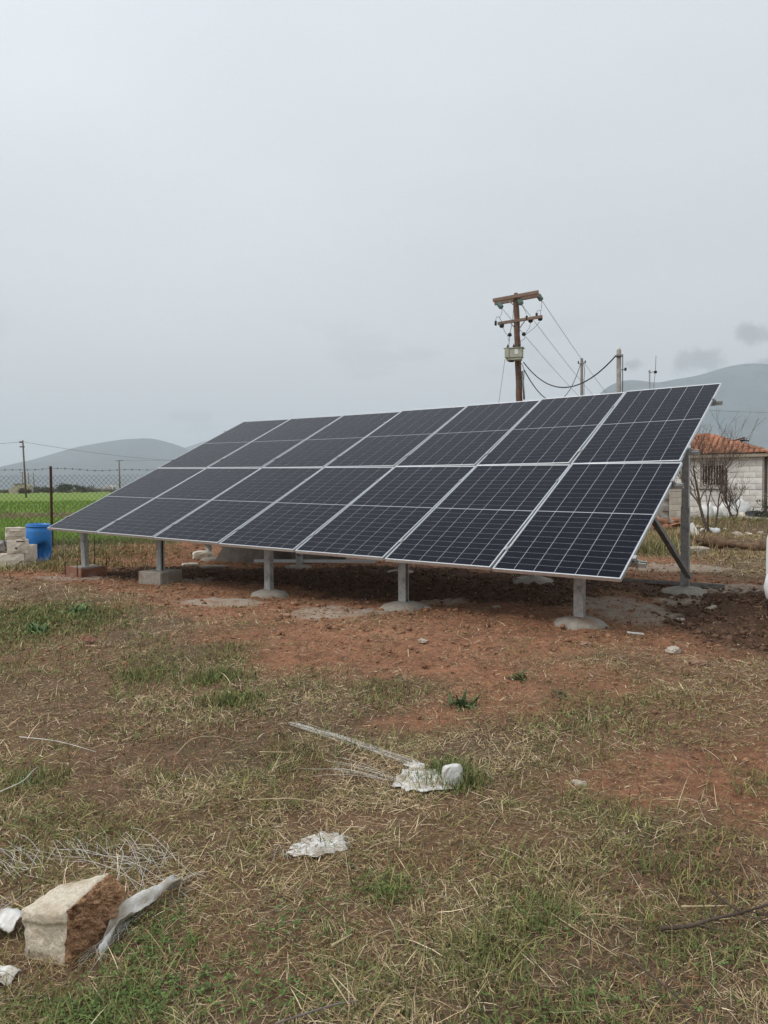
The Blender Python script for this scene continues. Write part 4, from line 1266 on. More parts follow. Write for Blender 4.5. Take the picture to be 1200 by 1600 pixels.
# cables
def cable(a, b, sag, r, m, label, cat='cable', group=None, n=28):
    o = MB().tube(catenary(a, b, sag, n), r, 5, cap=False).build('overhead_cable', m)
    tag(o, label, cat, group)
cable(at(818, 566, PD - .3), at(962, 556, 27), 1.15, .026, M['cable'], 'thick black cable sagging from the transformer to the concrete mast')
cable(at(819, 578, PD - .3), at(907, 569, 57.8), 2.1, .026, M['cable'], 'thick black cable sagging from the transformer to the grey wooden pole')
far_c = [at(1030, 690, 115), at(1018, 691, 115), at(1006, 692, 115)]
cable(at(847, 470, PD - .3), far_c[0], 1.4, .011, M['wire'], 'right thin power line leaving the upper crossarm', 'power line')
cable(at(815.5, 476, PD - .3), far_c[1], 1.4, .011, M['wire'], 'middle thin power line leaving the upper crossarm', 'power line')
cable(at(784.5, 482, PD - .3), far_c[2], 1.4, .011, M['wire'], 'left thin power line leaving the upper crossarm', 'power line')
cable(at(789, 561, PD), at(772, 680, PD - 1.0), .02, .010, M['wire'], 'slanting guy wire left of the transformer pole', 'guy wire')
cable(at(1040, 636, 60), at(1320, 642, 60), .25, .012, M['wire'], 'thin line crossing the hillside right of the panels', 'power line')

# ------------------------------------------------------------------ far edge of the field
def far_pole(x0, ybase_m, ytop, Y, r, m, label, arm=None, double=False):
    t = Vector(at(x0, ytop, Y))
    o = empty('distant_pole', (t.x, t.y, 0))
    MB().tube([(.10 * (1 if arm else 3), 0, 0), (0, 0, t.z)], [r * 1.25, r], 6).build('pole_shaft', m, o)
    if arm: MB().box((0, 0, t.z - .15), (arm, .12, .14)).build('crossarm', m, o)
    if double:
        MB().box((-.25, 0, t.z - .25), (.45, .2, .2), bev=.03).build('insulator', M['dark'], o)
        MB().box((-.1, 0, t.z - .9), (.7, .15, .15), bev=.03).build('bracket', M['dark'], o)
    tag(o, label, 'power pole', 'poles far across the field')
    return t
t1 = far_pole(35.5, 0, 688, 105, .10, M['pole_wood'], 'tall brown power pole beside the ruined stone hut', None, True)
t2 = far_pole(186, 0, 719, 190, .17, M['grey_wood'], 'grey power pole with one crossarm right of the fence post', 2.1)
far_pole(35, 0, 738, 230, .13, M['grey_wood'], 'distant pole with a crossarm just behind the ruined hut', 1.8)
far_pole(44, 0, 739, 240, .14, M['grey_wood'], 'left one of two bare distant posts right of the hut')
far_pole(52, 0, 738.5, 240, .14, M['grey_wood'], 'right one of two bare distant posts right of the hut')
cable(at(-260, 694, 100), t1 - Vector((0, 0, .2)), .5, .022, M['wire'], 'far overhead line running left from the tall brown pole', 'power line')
cable(t1 - Vector((0, 0, .2)), at(420, 717, 190), 1.6, .022, M['wire'], 'far overhead line running right across the left hill', 'power line')
cable(t2, at(500, 711, 260), .6, .025, M['wire'], 'faint far line right of the grey crossarm pole', 'power line')

ru = empty('ruined_hut', at(29, 768, 215) * np.array([1, 1, 0]))
mb = MB()
mb.add([(-2.8, 0, -.3), (2.6, 0, -.3), (2.6, 0, 2.3), (1.9, 0, 2.75), (-1.3, 0, 2.8), (-1.5, 0, 2.0), (-2.2, 0, 1.5), (-2.8, 0, 1.0),
        (-2.8, 3.5, -.3), (2.6, 3.5, -.3), (2.6, 3.5, 2.2), (1.9, 3.5, 2.6), (-1.3, 3.5, 2.5), (-1.5, 3.5, 2.0), (-2.2, 3.5, 1.4), (-2.8, 3.5, 1.0)],
       [(0, 1, 2, 3, 4, 5, 6, 7), (15, 14, 13, 12, 11, 10, 9, 8)] + [(i, i + 8, (i + 1) % 8 + 8, (i + 1) % 8) for i in range(8)])
mb.build('wall', M['ruin'], ru)
MB().box((.9, -.02, .7), (.8, .1, 1.5)).build('doorway', M['darkvoid'], ru)
MB().box((0.3, 1.7, 2.72), (3.2, 3.9, .12)).build('roof_slab', M['concrete_old'], ru)
tag(ru, 'crumbling pale stone hut at the far edge of the field', 'hut')
def far_house(x0, Y, w, d, h, label, roof):
    o = empty('distant_house', at(x0, 767, Y) * np.array([1, 1, 0]))
    MB().box((0, 0, h / 2), (w, d, h)).build('wall', M['far_white'], o)
    if roof: MB().add([(-w / 2 - .3, -d / 2 - .3, h), (w / 2 + .3, -d / 2 - .3, h), (w / 2 + .3, d / 2 + .3, h), (-w / 2 - .3, d / 2 + .3, h), (-w / 4, 0, h + 1.2), (w / 4, 0, h + 1.2)], [(0, 1, 5, 4), (1, 2, 5), (2, 3, 4, 5), (3, 0, 4)]).build('roof', M['concrete_old'], o)
    for k in range(3): MB().box((-w / 3 + k * w / 3, -d / 2 - .02, h * .55), (w * .12, .08, h * .32)).build('window', M['darkvoid'], o)
    tag(o, label, 'house')
far_house(176, 330, 4.5, 5, 2.6, 'small white farm building just left of the table edge, far off', False)
far_house(186, 336, 3.0, 5, 2.0, 'lower white shed beside the far farm building', False)
o = far_house(165, 325, 4.0, 3, 1.2, 'low grey shed left of the far farm building', True)

M['leaf_dark'] = blade_mat('leaf_dark')
def leaf_cloud(n, rx, ry, rz, size, c1, c2, seed, flat=.0, lobes=7):
    r_ = np.random.default_rng(seed)
    lc = r_.normal(0, .45, (lobes, 3)) * np.array([rx, ry, rz * .6]); lc[:, 2] = np.abs(lc[:, 2]) + rz * .35
    lr = r_.uniform(.35, .6, lobes)
    i = r_.integers(0, lobes, n)
    d = r_.normal(0, 1, (n, 3)); d /= np.linalg.norm(d, axis=1)[:, None]
    p = lc[i] + d * (lr[i] * r_.uniform(.5, 1.05, n))[:, None] * np.array([rx, ry, rz])
    p[:, 2] = np.maximum(p[:, 2], .02)
    a = r_.normal(0, 1, (n, 3)); a /= np.linalg.norm(a, axis=1)[:, None]
    b = np.cross(a, r_.normal(0, 1, (n, 3))); b /= np.linalg.norm(b, axis=1)[:, None]
    s = size * r_.uniform(.6, 1.3, n)[:, None]
    V = np.stack([p - a * s, p + b * s * .5, p + a * s, p - b * s * .5], 1).reshape(-1, 3)
    Q = np.arange(n * 4).reshape(-1, 4)
    c = np.where((r_.uniform(0, 1, n) < .5)[:, None], np.array(c1), np.array(c2)) * r_.uniform(.6, 1.3, (n, 1))
    return V, Q, np.repeat(c, 4, 0)
def bush(p, rx, ry, rz, n, size, c1, c2, seed, label, group=None, cat='bush'):
    o = empty('bush', p)
    V, Q, C = leaf_cloud(n, rx, ry, rz, size, c1, c2, seed)
    link('foliage', mesh_np('foliage', V, quads=Q, colors=C), M['leaf_dark'], o)
    mb = MB()
    for k in range(5): mb.tube([(0, 0, -.05), (rx * .3 * math.cos(k * 1.3), ry * .3 * math.sin(k * 1.3), rz * .8)], [.03 * rz, .01 * rz], 5)
    mb.build('stem', M['bark'], o)
    tag(o, label, cat, group)
fg0 = lambda x0, Y: at(x0, 767, Y) * np.array([1, 1, 0])
DG1, DG2 = (.055, .065, .035), (.10, .10, .06)
bush(fg0(40, 205), 2.4, 1.5, 1.3, 700, .22, (.085, .06, .035), (.12, .08, .05), 1, 'brown scrub in front of the ruined hut', 'bushes at the far field edge')
bush(fg0(58, 230), 2.6, 1.5, 2.0, 600, .25, (.13, .12, .10), (.16, .15, .12), 2, 'grey leafless thicket right of the ruined hut', 'bushes at the far field edge')
bush(fg0(74, 235), 2.6, 2, 1.9, 800, .24, DG1, DG2, 3, 'dark green bush just left of the rusty fence post', 'bushes at the far field edge')
bush(fg0(103, 230), 3.6, 2, 2.2, 1300, .24, DG1, (.085, .10, .05), 4, 'widest dark green bush right of the rusty fence post', 'bushes at the far field edge')
bush(fg0(132, 235), 2.6, 2, 2.0, 800, .24, DG1, DG2, 5, 'round grey-green bush between wide bush and farm building', 'bushes at the far field edge')
bush(fg0(-40, 230), 3.6, 2, 2.2, 900, .24, DG1, DG2, 6, 'dark bush beyond the left edge of the stone hut', 'bushes at the far field edge')
parts_v, parts_q, parts_c, kk = [], [], [], 0
for i in range(46):
    x0 = rng.uniform(-140, 300); Y = rng.uniform(225, 300)
    c = fg0(x0, Y)
    V, Q, C = leaf_cloud(170, rng.uniform(2, 4.5), 1.2, rng.uniform(.5, 1.1), .22, (.16, .14, .09), (.11, .11, .06), 100 + i)
    parts_v.append(V + c); parts_q.append(Q + kk); parts_c.append(C); kk += len(V)
tag(link('field_margin_scrub', mesh_np('field_margin_scrub', np.concatenate(parts_v), quads=np.concatenate(parts_q), colors=np.concatenate(parts_c)), M['leaf_dark']), 'low dry scrub along the far margin of the field', 'scrub', kind='stuff')

# ------------------------------------------------------------------ tiled house
HA = R(30)
ha = Vector((-math.cos(HA), math.sin(HA), 0)); hb = Vector((math.sin(HA), math.cos(HA), 0))
HO = Vector((13.05, 26.0, 0))
house = empty('block_house', HO)
house.rotation_euler = (0, 0, math.atan2(-ha.y, -ha.x))   # local x runs right along the front, local y runs back
HL, HD, HE = 5.4, 4.6, 2.26
wall = MB()
wx0, wx1, wz0, wz1 = -1.98, -1.16, 1.12, 2.02
T_ = .2
wall.box(((wx1) / 2, T_ / 2 + .012, HE / 2 - .1), (-wx1, T_, HE + .2))
wall.box(((-HL + wx0) / 2, T_ / 2 + .012, HE / 2 - .1), (HL + wx0, T_, HE + .2))
wall.box(((wx0 + wx1) / 2, T_ / 2 + .012, wz0 / 2 - .1), (wx1 - wx0, T_, wz0 + .2))
wall.box(((wx0 + wx1) / 2, T_ / 2 + .012, (wz1 + HE) / 2), (wx1 - wx0, T_, HE - wz1))
wall.box((-.012 - T_ / 2, HD / 2 + T_, HE / 2 - .1), (T_, HD - T_ * 2, HE + .2))
wall.box((-HL + T_ / 2, HD / 2 + T_, HE / 2 - .1), (T_, HD - T_ * 2, HE + .2))
wall.box((-HL / 2, HD - T_ / 2 + .2, HE / 2 - .1), (HL, T_, HE + .2))
wo = wall.build('wall', M['mortar'], house)
bl_me = {}
def put_block(x0, x1, z0, z1, side=False):
    w, h = x1 - x0 - .010, z1 - z0 - .009
    k = (round(w, 2), round(h, 2), side)
    if k not in bl_me:
        bo = MB().box((0, 0, 0), (w, .05, h) if not side else (.05, w, h), bev=.006).build('block', M['white_block'], wo); bl_me[k] = bo.data
    else: bo = link('block', bl_me[k], None, wo)
    j = rng.normal(0, .006)
    bo.location = ((x0 + x1) / 2, .022 + j, (z0 + z1) / 2) if not side else (-.022 + j, (x0 + x1) / 2, (z0 + z1) / 2)
for r_i in range(11):
    z0 = .02 + r_i * .204; z1 = min(z0 + .204, HE - .005)
    xx = 0.0 - (.2 if r_i % 2 else 0)
    edges = [0.0] + ([xx] if xx < 0 else [])
    while edges[-1] > -HL: edges.append(max(edges[-1] - .4, -HL))
    for a, b in zip(edges[1:], edges[:-1]):
        if b - a < .05: continue
        if z1 > wz0 + .02 and z0 < wz1 - .02:
            if b > wx0 and a < wx0: b = wx0
            elif a < wx1 and b > wx1: a = wx1
            elif a >= wx0 and b <= wx1: continue
            if b - a < .05: continue
        put_block(a, b, z0, z1)
    yy_ = .06
    while yy_ < HD - .1:
        put_block(yy_, min(yy_ + .4, HD), z0, z1, True); yy_ += .4
win = MB()
for (cx_, cz_, w_, h_) in ((wx0 + .03, (wz0 + wz1) / 2, .06, wz1 - wz0), (wx1 - .03, (wz0 + wz1) / 2, .06, wz1 - wz0), ((wx0 + wx1) / 2, wz1 - .03, wx1 - wx0 - .12, .06), ((wx0 + wx1) / 2, wz0 + .03, wx1 - wx0 - .12, .06), ((wx0 + wx1) / 2, (wz0 + wz1) / 2, .05, wz1 - wz0 - .12)):
    win.box((cx_, .09, cz_), (w_, .06, h_))
wi = win.build('window', M['bar_paint'], house)
MB().box(((wx0 + wx1) / 2, .16, (wz0 + wz1) / 2), (wx1 - wx0 - .02, .02, wz1 - wz0 - .02)).build('pane', M['darkvoid'], wi)
MB().box(((wx0 + wx1) / 2, -.03, wz0 - .03), (wx1 - wx0 + .12, .14, .05), bev=.008).build('sill', M['mortar'], wi)
for k in range(9):
    xb = wx0 + .05 + k * (wx1 - wx0 - .1) / 8
    MB().box((xb, -.035, (wz0 + wz1) / 2), (.016, .016, wz1 - wz0 + .06)).build('bar', M['bar_paint'], wi)
for zz in (wz0 + .08, wz1 - .10, wz1 - .03): MB().box(((wx0 + wx1) / 2, -.02, zz), (wx1 - wx0 + .06, .012, .02)).build('bar', M['bar_paint'], wi)
# hip roof
ov = .22; RI = 1.95; RZ = 3.08; ez = HE + .02
rf_pts = {'fl': (-HL - ov, -ov, ez), 'fr': (ov, -ov, ez), 'bl': (-HL - ov, HD + ov, ez), 'br': (ov, HD + ov, ez), 'rl': (-HL + RI, HD / 2, RZ), 'rr': (-RI, HD / 2, RZ)}
rv = [rf_pts[k] for k in ('fl', 'fr', 'br', 'bl', 'rl', 'rr')]
roof = MB().add(rv + [(p[0], p[1], p[2] - .05) for p in rv], [(0, 1, 5, 4), (1, 2, 5), (2, 3, 4, 5), (3, 0, 4), (6, 10, 11, 7), (7, 11, 8), (8, 11, 10, 9), (9, 10, 6), (0, 6, 7, 1), (1, 7, 8, 2), (2, 8, 9, 3), (3, 9, 6, 0)]).build('roof', M['fascia'], house)
MB().box((-HL / 2, -ov + .01, ez - .06), (HL + 2 * ov - .02, .03, .09)).build('fascia_board', M['fascia'], roof)
MB().box((ov - .01, HD / 2, ez - .06), (.03, HD + 2 * ov - .04, .09)).build('fascia_board', M['fascia'], roof)
tw_, tl_ = .185, .31
tb = MB()
nA = 6
tv, tf = [], []
for j in range(2):
    for i in range(nA + 1):
        a = math.pi * i / nA
        rr = tw_ / 2 * (1.04 if j == 0 else .92)
        tv.append((-rr * math.cos(a), j * (tl_ + .05), rr * .75 * math.sin(a) + (.045 if j == 0 else .0)))
for i in range(nA): tf.append((i, i + 1, nA + 2 + i, nA + 1 + i))
tf.append(tuple(range(nA + 1))[::-1])
tile_me = None
def slope_tiles(e0, e1, r0, r1, limit):
    global tile_me
    e0, e1, r0, r1 = map(Vector, (e0, e1, r0, r1))
    ex = (e1 - e0).normalized(); nrm = ex.cross((r0 - e0)).normalized()
    if nrm.z < 0: nrm = -nrm
    ey = nrm.cross(ex)
    if ey.z < 0: ey = -ey
    ln = (e1 - e0).length; hh = (r0 - e0).dot(ey)
    la, lb = (r0 - e0).dot(ex), (r1 - e0).dot(ex)
    rows = int(hh / tl_) + 1
    for r_i in range(rows):
        v = -.03 + r_i * tl_
        for c_i in range(int(ln / tw_) + 1):
            u = (c_i + .5) * tw_
            t = min((v + tl_ * .5) / hh, 1)
            if u < la * t - .03 or u > ln + (lb - ln) * t + .03: continue
            if not limit(e0 + ex * u + ey * v): continue
            if tile_me is None:
                o = MB().add(tv, tf, 0, True).build('roof_tile', M['tile'], roof); tile_me = o.data
            else: o = link('roof_tile', tile_me, None, roof)
            p = e0 + ex * u + ey * v + nrm * (.004 + abs(rng.normal(0, .006)))
            tw = rng.normal(0, .03)
            X = ex * math.cos(tw) + ey * math.sin(tw); Y_ = nrm.cross(X)
            o.matrix_basis = Matrix(((X.x, Y_.x, nrm.x, p.x), (X.y, Y_.y, nrm.y, p.y), (X.z, Y_.z, nrm.z, p.z), (0, 0, 0, 1)))
slope_tiles(rf_pts['fl'], rf_pts['fr'], rf_pts['rl'], rf_pts['rr'], lambda p: p.x > -3.6)
slope_tiles(rf_pts['fr'], rf_pts['br'], rf_pts['rr'], rf_pts['rr'], lambda p: True)
def ridge(a, b):
    a, b = Vector(a), Vector(b); n = int((b - a).length / .36)
    for k in range(n):
        p0, p1 = a.lerp(b, k / n), a.lerp(b, (k + 1.15) / n)
        MB().tube([p0 + Vector((0, 0, .035)), p1 + Vector((0, 0, .02))], [.085, .07], 8).build('ridge_tile', M['tile'], roof)
ridge(rf_pts['fr'], rf_pts['rr']); ridge(rf_pts['rr'], (-3.7, HD / 2, RZ)); ridge(rf_pts['br'], rf_pts['rr'])
# raised broken patch near the right hip, dark below
bpz = Vector((-.95, 1.75, 2.86))
MB().box(bpz + Vector((0, 0, .02)), (.55, .45, .03), Matrix.Rotation(R(-14), 3, 'Y')).build('broken_roof_patch', M['tile'], roof)
MB().box(bpz + Vector((.05, -.05, -.06)), (.45, .38, .05), Matrix.Rotation(R(-14), 3, 'Y')).build('rafter_and_gap_dark', M['darkvoid'], roof)  # near-black slab painted in for the shaded gap under the patch
MB().box(bpz + Vector((.30, -.1, -.03)), (.2, .05, .05), Matrix.Rotation(R(10), 3, 'Y')).build('rafter_and_gap_dark', M['stick'], roof)
MB().box((.10, .06, HE / 2 - .05), (.09, .09, HE - .1)).build('corner_post', M['stick'], house)
MB().box((.32, .42, HE / 2 - .1), (.09, .09, HE - .2)).build('corner_post', M['grey_wood'], house)
tag(house, 'whitewashed block house with a sagging terracotta tile roof and barred window', 'house')

# low unfinished block wall in front of the house
lw = empty('low_block_wall', on(gp(1046, 818)))
lw.rotation_euler = (0, 0, R(-8))
core = MB()
core.box((.19, .10, .58), (.37, .18, 1.20)); core.box((-.10, 1.1, .55), (.18, 1.9, 1.14)); core.box((-.4, .7, .5), (.5, .16, 1.1))
co = core.build('wall_core', M['mortar'], lw)
for r_i in range(6):
    sp_ = [0, .2, .40] if r_i % 2 else [0, .40]
    for a, b in zip(sp_[:-1], sp_[1:]):
        MB().box(((a + b) / 2, .10, .1 + r_i * .2), (b - a - .010, .21, .188), bev=.006).build('block', M['cream_block'], lw)
    for a in range(4):
        MB().box((-.10, .27 + a * .4 + (.1 if r_i % 2 else 0), .1 + r_i * .19), (.205, .385, .178), bev=.006).build('block', M['concrete_old'], lw)  # darker grey paints in the shade on the receding side
tag(lw, 'low unfinished wall of cream blocks behind the right rear post', 'wall')

# pile of spare roof tiles at its foot
pile_c = gp(1045, 829)
for k in range(26):
    o = link('spare_roof_tile', tile_me)
    lay = k // 9
    o.location = (pile_c[0] - .48 + (k % 9) * .125 + rng.normal(0, .02), pile_c[1] + rng.normal(0, .12), hz(pile_c[0], pile_c[1]) + .02 + lay * .085 + rng.uniform(0, .03))
    o.rotation_euler = (rng.normal(.1, .2), rng.normal(0, .35), rng.normal(0, .5)); o.scale = (1, .85, 1)
    tag(o, 'terracotta tile in the heap at the foot of the low wall', 'roof tile', 'spare tiles heaped by the low wall')

# ------------------------------------------------------------------ bare tree
def tree(p, h, seed, label):
    r_ = random.Random(seed)
    o = empty('bare_tree', p)
    trunk, crown = MB(), MB()
    def grow(a, d, ln, r0, lev, mb):
        pts, rs = [a], [r0]; q = a.copy(); dd = d.copy()
        n = 5 if lev < 2 else 4
        for k in range(n):
            dd = (dd + Vector((r_.gauss(0, .16), r_.gauss(0, .16), r_.gauss(.08, .10)))).normalized()
            q = q + dd * ln / n; pts.append(q.copy()); rs.append(max(r0 * (1 - .62 * (k + 1) / n), .0028))
        mb.tube(pts, rs, 6 if lev < 2 else (4 if lev < 3 else 3), cap=False)
        if lev >= 4: return
        kids = (0, 6, 5, 4, 4)[lev + 1] if lev < 3 else 1
        for k in range(kids):
            t = r_.uniform(.35, 1.0); i = min(int(t * n), n - 1)
            b = pts[i].lerp(pts[i + 1], t * n - i)
            az = r_.uniform(0, 6.28); sp = r_.uniform(.45, .95)
            nd = (dd + Vector((math.cos(az), math.sin(az), .25)) * sp).normalized()
            grow(b, nd, ln * r_.uniform(.48, .72), max(rs[i] * .55, .0035), lev + 1, crown)
    for (dx, az, ln, r0) in ((0, 2.8, h * .50, .042), (.05, .8, h * .42, .026), (-.04, 3.8, h * .40, .022)):
        d = Vector((math.cos(az) * .42, math.sin(az) * .42, 1)).normalized()
        grow(Vector((dx, 0, -.05)), d, ln, r0, 0, trunk)
    trunk.build('trunk', M['bark'], o); crown.build('crown', M['twig'], o)
    tag(o, label, 'tree')
tree(ongp(1110, 838), 3.7, 8, 'leafless multi-stemmed tree in front of the house window')
tree(ongp(1147, 822), 1.7, 21, 'low leafless shrub against the white house wall')
rp_ = gp(1134, 813)
ip = MB().box((rp_[0], rp_[1], .86), (.05, .05, 1.86), Matrix.Rotation(.4, 3, 'Z') @ Matrix.Rotation(R(1), 3, 'Y'), bev=.004).build('iron_stake', M['rust'])
tag(ip, 'rusty upright iron stake in front of the white house', 'stake')
o = MB().tube(catenary(at(1080, 748, 24), at(1134, 766, rp_[1] - .05), .05), .016, 5).build('rope', M['strand']); tag(o, 'pale rope tied to the rusty iron stake', 'rope')
bush(on(gp(1212, 822)), .5, .5, .8, 260, .05, (.07, .075, .04), (.11, .11, .06), 31, 'dark shrub at the right corner of the house')

src_rubble = [rough_box((1, .8, .7), 300 + k, .06, 4, .2).build('rubble_lump', M[('stone', 'limestone', 'stone_red')[k]]) for k in range(3)]
# rubble between the tree and the house
def sackform(p, dims, rz, m, seed, label, cat, tilt=0.0):
    r_ = np.random.default_rng(seed)
    v, f = [], []
    n1, n2 = 14, 9
    for j in range(n2 + 1):
        ph = -math.pi / 2 + math.pi * j / n2
        for i in range(n1):
            th = 2 * math.pi * i / n1
            d = np.array([math.cos(ph) * math.cos(th), math.cos(ph) * math.sin(th), math.sin(ph)])
            d = np.sign(d) * np.abs(d) ** .75
            s = 1 + r_.normal(0, .11)
            v.append(tuple(d * np.array(dims) / 2 * s + np.array([0, 0, dims[2] * .42])))
    for j in range(n2):
        for i in range(n1):
            i2 = (i + 1) % n1
            f.append((j * n1 + i, j * n1 + i2, (j + 1) * n1 + i2, (j + 1) * n1 + i))
    o = MB().add(v, f, 0, True).build('sack', m)
    o.location = p; o.rotation_euler = (0, tilt, rz)
    tag(o, label, cat)
    return o
sackform(ongp(1104, 814), (.45, .4, .62), .1, M['foam'], 1, 'narrow white sack standing behind the bare tree trunk', 'sack')
sackform(ongp(1118, 813), (.55, .5, .55), .4, M['foam'], 2, 'white sack slumped below the barred window', 'sack')
sackform(ongp(1146, 813), (1.0, .6, .75), -.1, M['foam'], 3, 'largest white sack heaped right of the iron stake', 'sack')
stone('limestone_block', ongp(1165, 815), (.42, .36, .36), .4, M['limestone'], 41, 'broken pale block right of the largest white sack', 'stone block')
stone('rusty_crate', ongp(1153, 814), (.45, .3, .26), .1, M['rust'], 42, 'dark rusty crate in front of the largest white sack', 'crate')
stone('limestone_block', ongp(1122, 816), (.34, .25, .2), .7, M['cream_block'], 43, 'tan block at the foot of the slumped white sack', 'stone block')
sackform(ongp(1184, 815), (1.0, .5, .38), .2, M['dark'], 5, 'black plastic sheet bundled at the right house corner', 'plastic sheet')
o = MB().box((0, 0, .13), (1.05, .30, .16), bev=.02).build('concrete_beam', M['concrete']); o.location = ongp(1176, 818); o.rotation_euler = (R(6), R(4), R(-14))
tag(o, 'right half of the broken concrete beam by the house', 'beam')
o = MB().box((0, 0, .13), (.50, .32, .17), bev=.02).build('concrete_beam', M['concrete_old']); o.location = ongp(1155, 817); o.rotation_euler = (R(-10), R(-3), R(-6))
tag(o, 'darker left half of the broken concrete beam by the house', 'beam')
def slab(p, dims, rot, label, m=None):
    o = MB().box((0, 0, dims[2] / 2), dims, bev=.012).build('foam_board', m or M['foam']); o.location = p; o.rotation_euler = rot
    tag(o, label, 'foam board', 'white foam boards dumped right of the rear post')
slab(ongp(1088, 842, .02), (.22, .05, .34), (R(-18), R(-24), .1), 'large white foam board leaning right of the tall rear post')
slab(ongp(1080, 845), (.14, .05, .22), (R(-18), R(-30), -.1), 'narrow foam board against the left side of the large one')
def crumple(p, dims, seed, m, label, cat='plastic bag', name='plastic_bag'):
    o = sackform(p, dims, seed * .7, m, seed, label, cat); o.name = name
    return o
crumple(ongp(1098, 832), (.16, .14, .13), 11, M['white_plastic'], 'upper crumpled white bag beside the black one')
crumple(ongp(1109, 837), (.20, .15, .14), 12, M['white_plastic'], 'lower left crumpled white bag below the bare tree')
crumple(ongp(1118, 838), (.20, .15, .13), 13, M['white_plastic'], 'rightmost crumpled white bag below the bare tree')
crumple(ongp(1101, 836), (.16, .12, .12), 14, M['dark'], 'small black bag between the crumpled white bags')

# rubble in the weeds before the house
ORD = ('leftmost', 'second', 'third', 'fourth', 'fifth', 'sixth', 'seventh', 'eighth', 'ninth', 'rightmost')
for k in range(10):
    px, py = 1080 + k * 12.5 + rng.uniform(-4, 4), rng.uniform(824, 846)
    o = link('rubble_lump', src_rubble[k % 3].data) if k >= 3 else src_rubble[k]
    q = rng.uniform(.10, .26)
    o.location = ongp(px, py, -.02); o.scale = (q, q * rng.uniform(.6, 1), q * rng.uniform(.5, .9)); o.rotation_euler = (rng.normal(0, .2), rng.normal(0, .2), rng.uniform(0, 6))
    tag(o, ORD[k] + (' rubble lump' if k in (0, 9) else ' rubble lump from the left') + ' in the weeds before the house', 'rubble', 'rubble lumps in the weeds before the house')
parts = []
rank(1095, 828, .9, .6, 1500, .16, [OLIVE, GREEN, BROWN, STRAW]); rank(1160, 824, 1.0, .6, 1500, .16, [OLIVE, GREEN, BROWN]); rank(1140, 864, 1.2, .15, 900, .10, [OLIVE, STRAW, BROWN]); rank(1085, 850, .5, .3, 700, .14, [OLIVE, STRAW, BROWN])
V, T, C = join_parts(parts)
tag(link('scrub_weeds', mesh_np('scrub_weeds', V, tris=T, colors=C), M['blade']), 'scrubby weeds among the rubble before the house', 'weeds', kind='stuff')

# fallen log
lp0, lp1 = Vector(ongp(1098, 856, .10)), Vector(ongp(1205, 858, .09))
mb = MB(); pts, rs = [], []
for k in range(17):
    t = k / 16
    pts.append(lp0.lerp(lp1, t) + Vector((0, .05 * math.sin(t * 7), .03 * math.sin(t * 5 + 1)))); rs.append(.10 + .03 * math.sin(t * 9) + .03 * random.uniform(-1, 1))
mb.tube(pts, rs, 12, sm=True)
lg = mb.build('fallen_log', M['log']); tag(lg, 'thick weathered brown log lying in the dry grass at right', 'log')
mb = MB()
for k in range(6):
    a = k * 1.05; mb.tube([lp0, lp0 + Vector((-.12 - .05 * math.sin(a), .1 * math.cos(a), .10 * math.sin(a)))], [.05, .012], 5)
mb.build('root_stub', M['log'], lg)
stone('stone', ongp(1090, 862), (.36, .26, .13), .1, M['stone'], 52, 'rounded tan stone in front of the log', 'stone', n=6)

# ------------------------------------------------------------------ loose stones on the soil
st_me = [rough_box((1, .75, .6), 200 + k, .055, 4, .18).build('loose_stone', M['stone' if k % 2 else 'stone_red']) for k in range(4)]
src = st_me[:]
SPOTS = [(1093, 938, .07, 'pale stone right of the tall rear post footing'), (1110, 950, .16, 'long flat pale stone lying on dark dug soil at right'), (1187, 949, .06, 'flat pale stone near the right picture edge below the bumper'), (776, 952, .075, 'round tan stone in the shade behind the front posts'), (812, 949, .06, 'grey stone in the shade between two front footings'),
         (1063, 970, .085, 'square tan stone on dug soil below the rear footing'), (915, 1012, .10, 'reddish-brown clod left of the grassy patch'), (1052, 1018, .11, 'broad flat red clod right of the reddish-brown one'), (1092, 1040, .11, 'red clod nearest the camera on right dry grass'), (904, 1218, .055, 'white pebble at edge of the red patch'), (890, 1150, .03, 'tiny stone on soil above the white pebble'), (660, 1010, .06, 'red clod on bare soil below the fourth front post'),
         (1150, 940, .07, 'reddish stone on dug soil under the right edge bumper'), (1075, 942, .06, 'small red stone beside the tall rear footing'), (300, 1545, .03, 'small pebble in the grass right of the broken block'), (668, 952, .06, 'angular stone at the right rim of fourth front footing')]
for k, (px, py, s, lab) in enumerate(SPOTS):
    o = src[k % 4] if k < 4 else link('loose_stone', src[k % 4].data)
    o.location = ongp(px, py, -.006); o.scale = (s, s * (.9 if k != 1 else .5), s * (.75 if k != 1 else .3)); o.rotation_euler = (0, rng.normal(0, .1), rng.uniform(-.6, .6))
    tag(o, lab, 'stone', 'loose stones on the soil')
o = MB().box((0, 0, 0), (.13, .045, .008)).build('white_scrap', M['far_white']); o.location = ongp(993, 990, .015); o.rotation_euler = (0, R(5), R(-8)); tag(o, 'small white strip of scrap on the soil below the right footing', 'scrap')
fl = MB(); fl.tube([(0, 0, 0), (.05, .01, .012), (.10, -.005, .004)], [.004, .02, .003], 6); o = rough_box((.11, .07, .02), 77, .004, 4, .2).build('dead_leaf', M['wood_form']); o.location = ongp(138, 1006, .03); o.rotation_euler = (.3, .25, .3); tag(o, 'curled brown flake lying on green turf at left', 'debris')

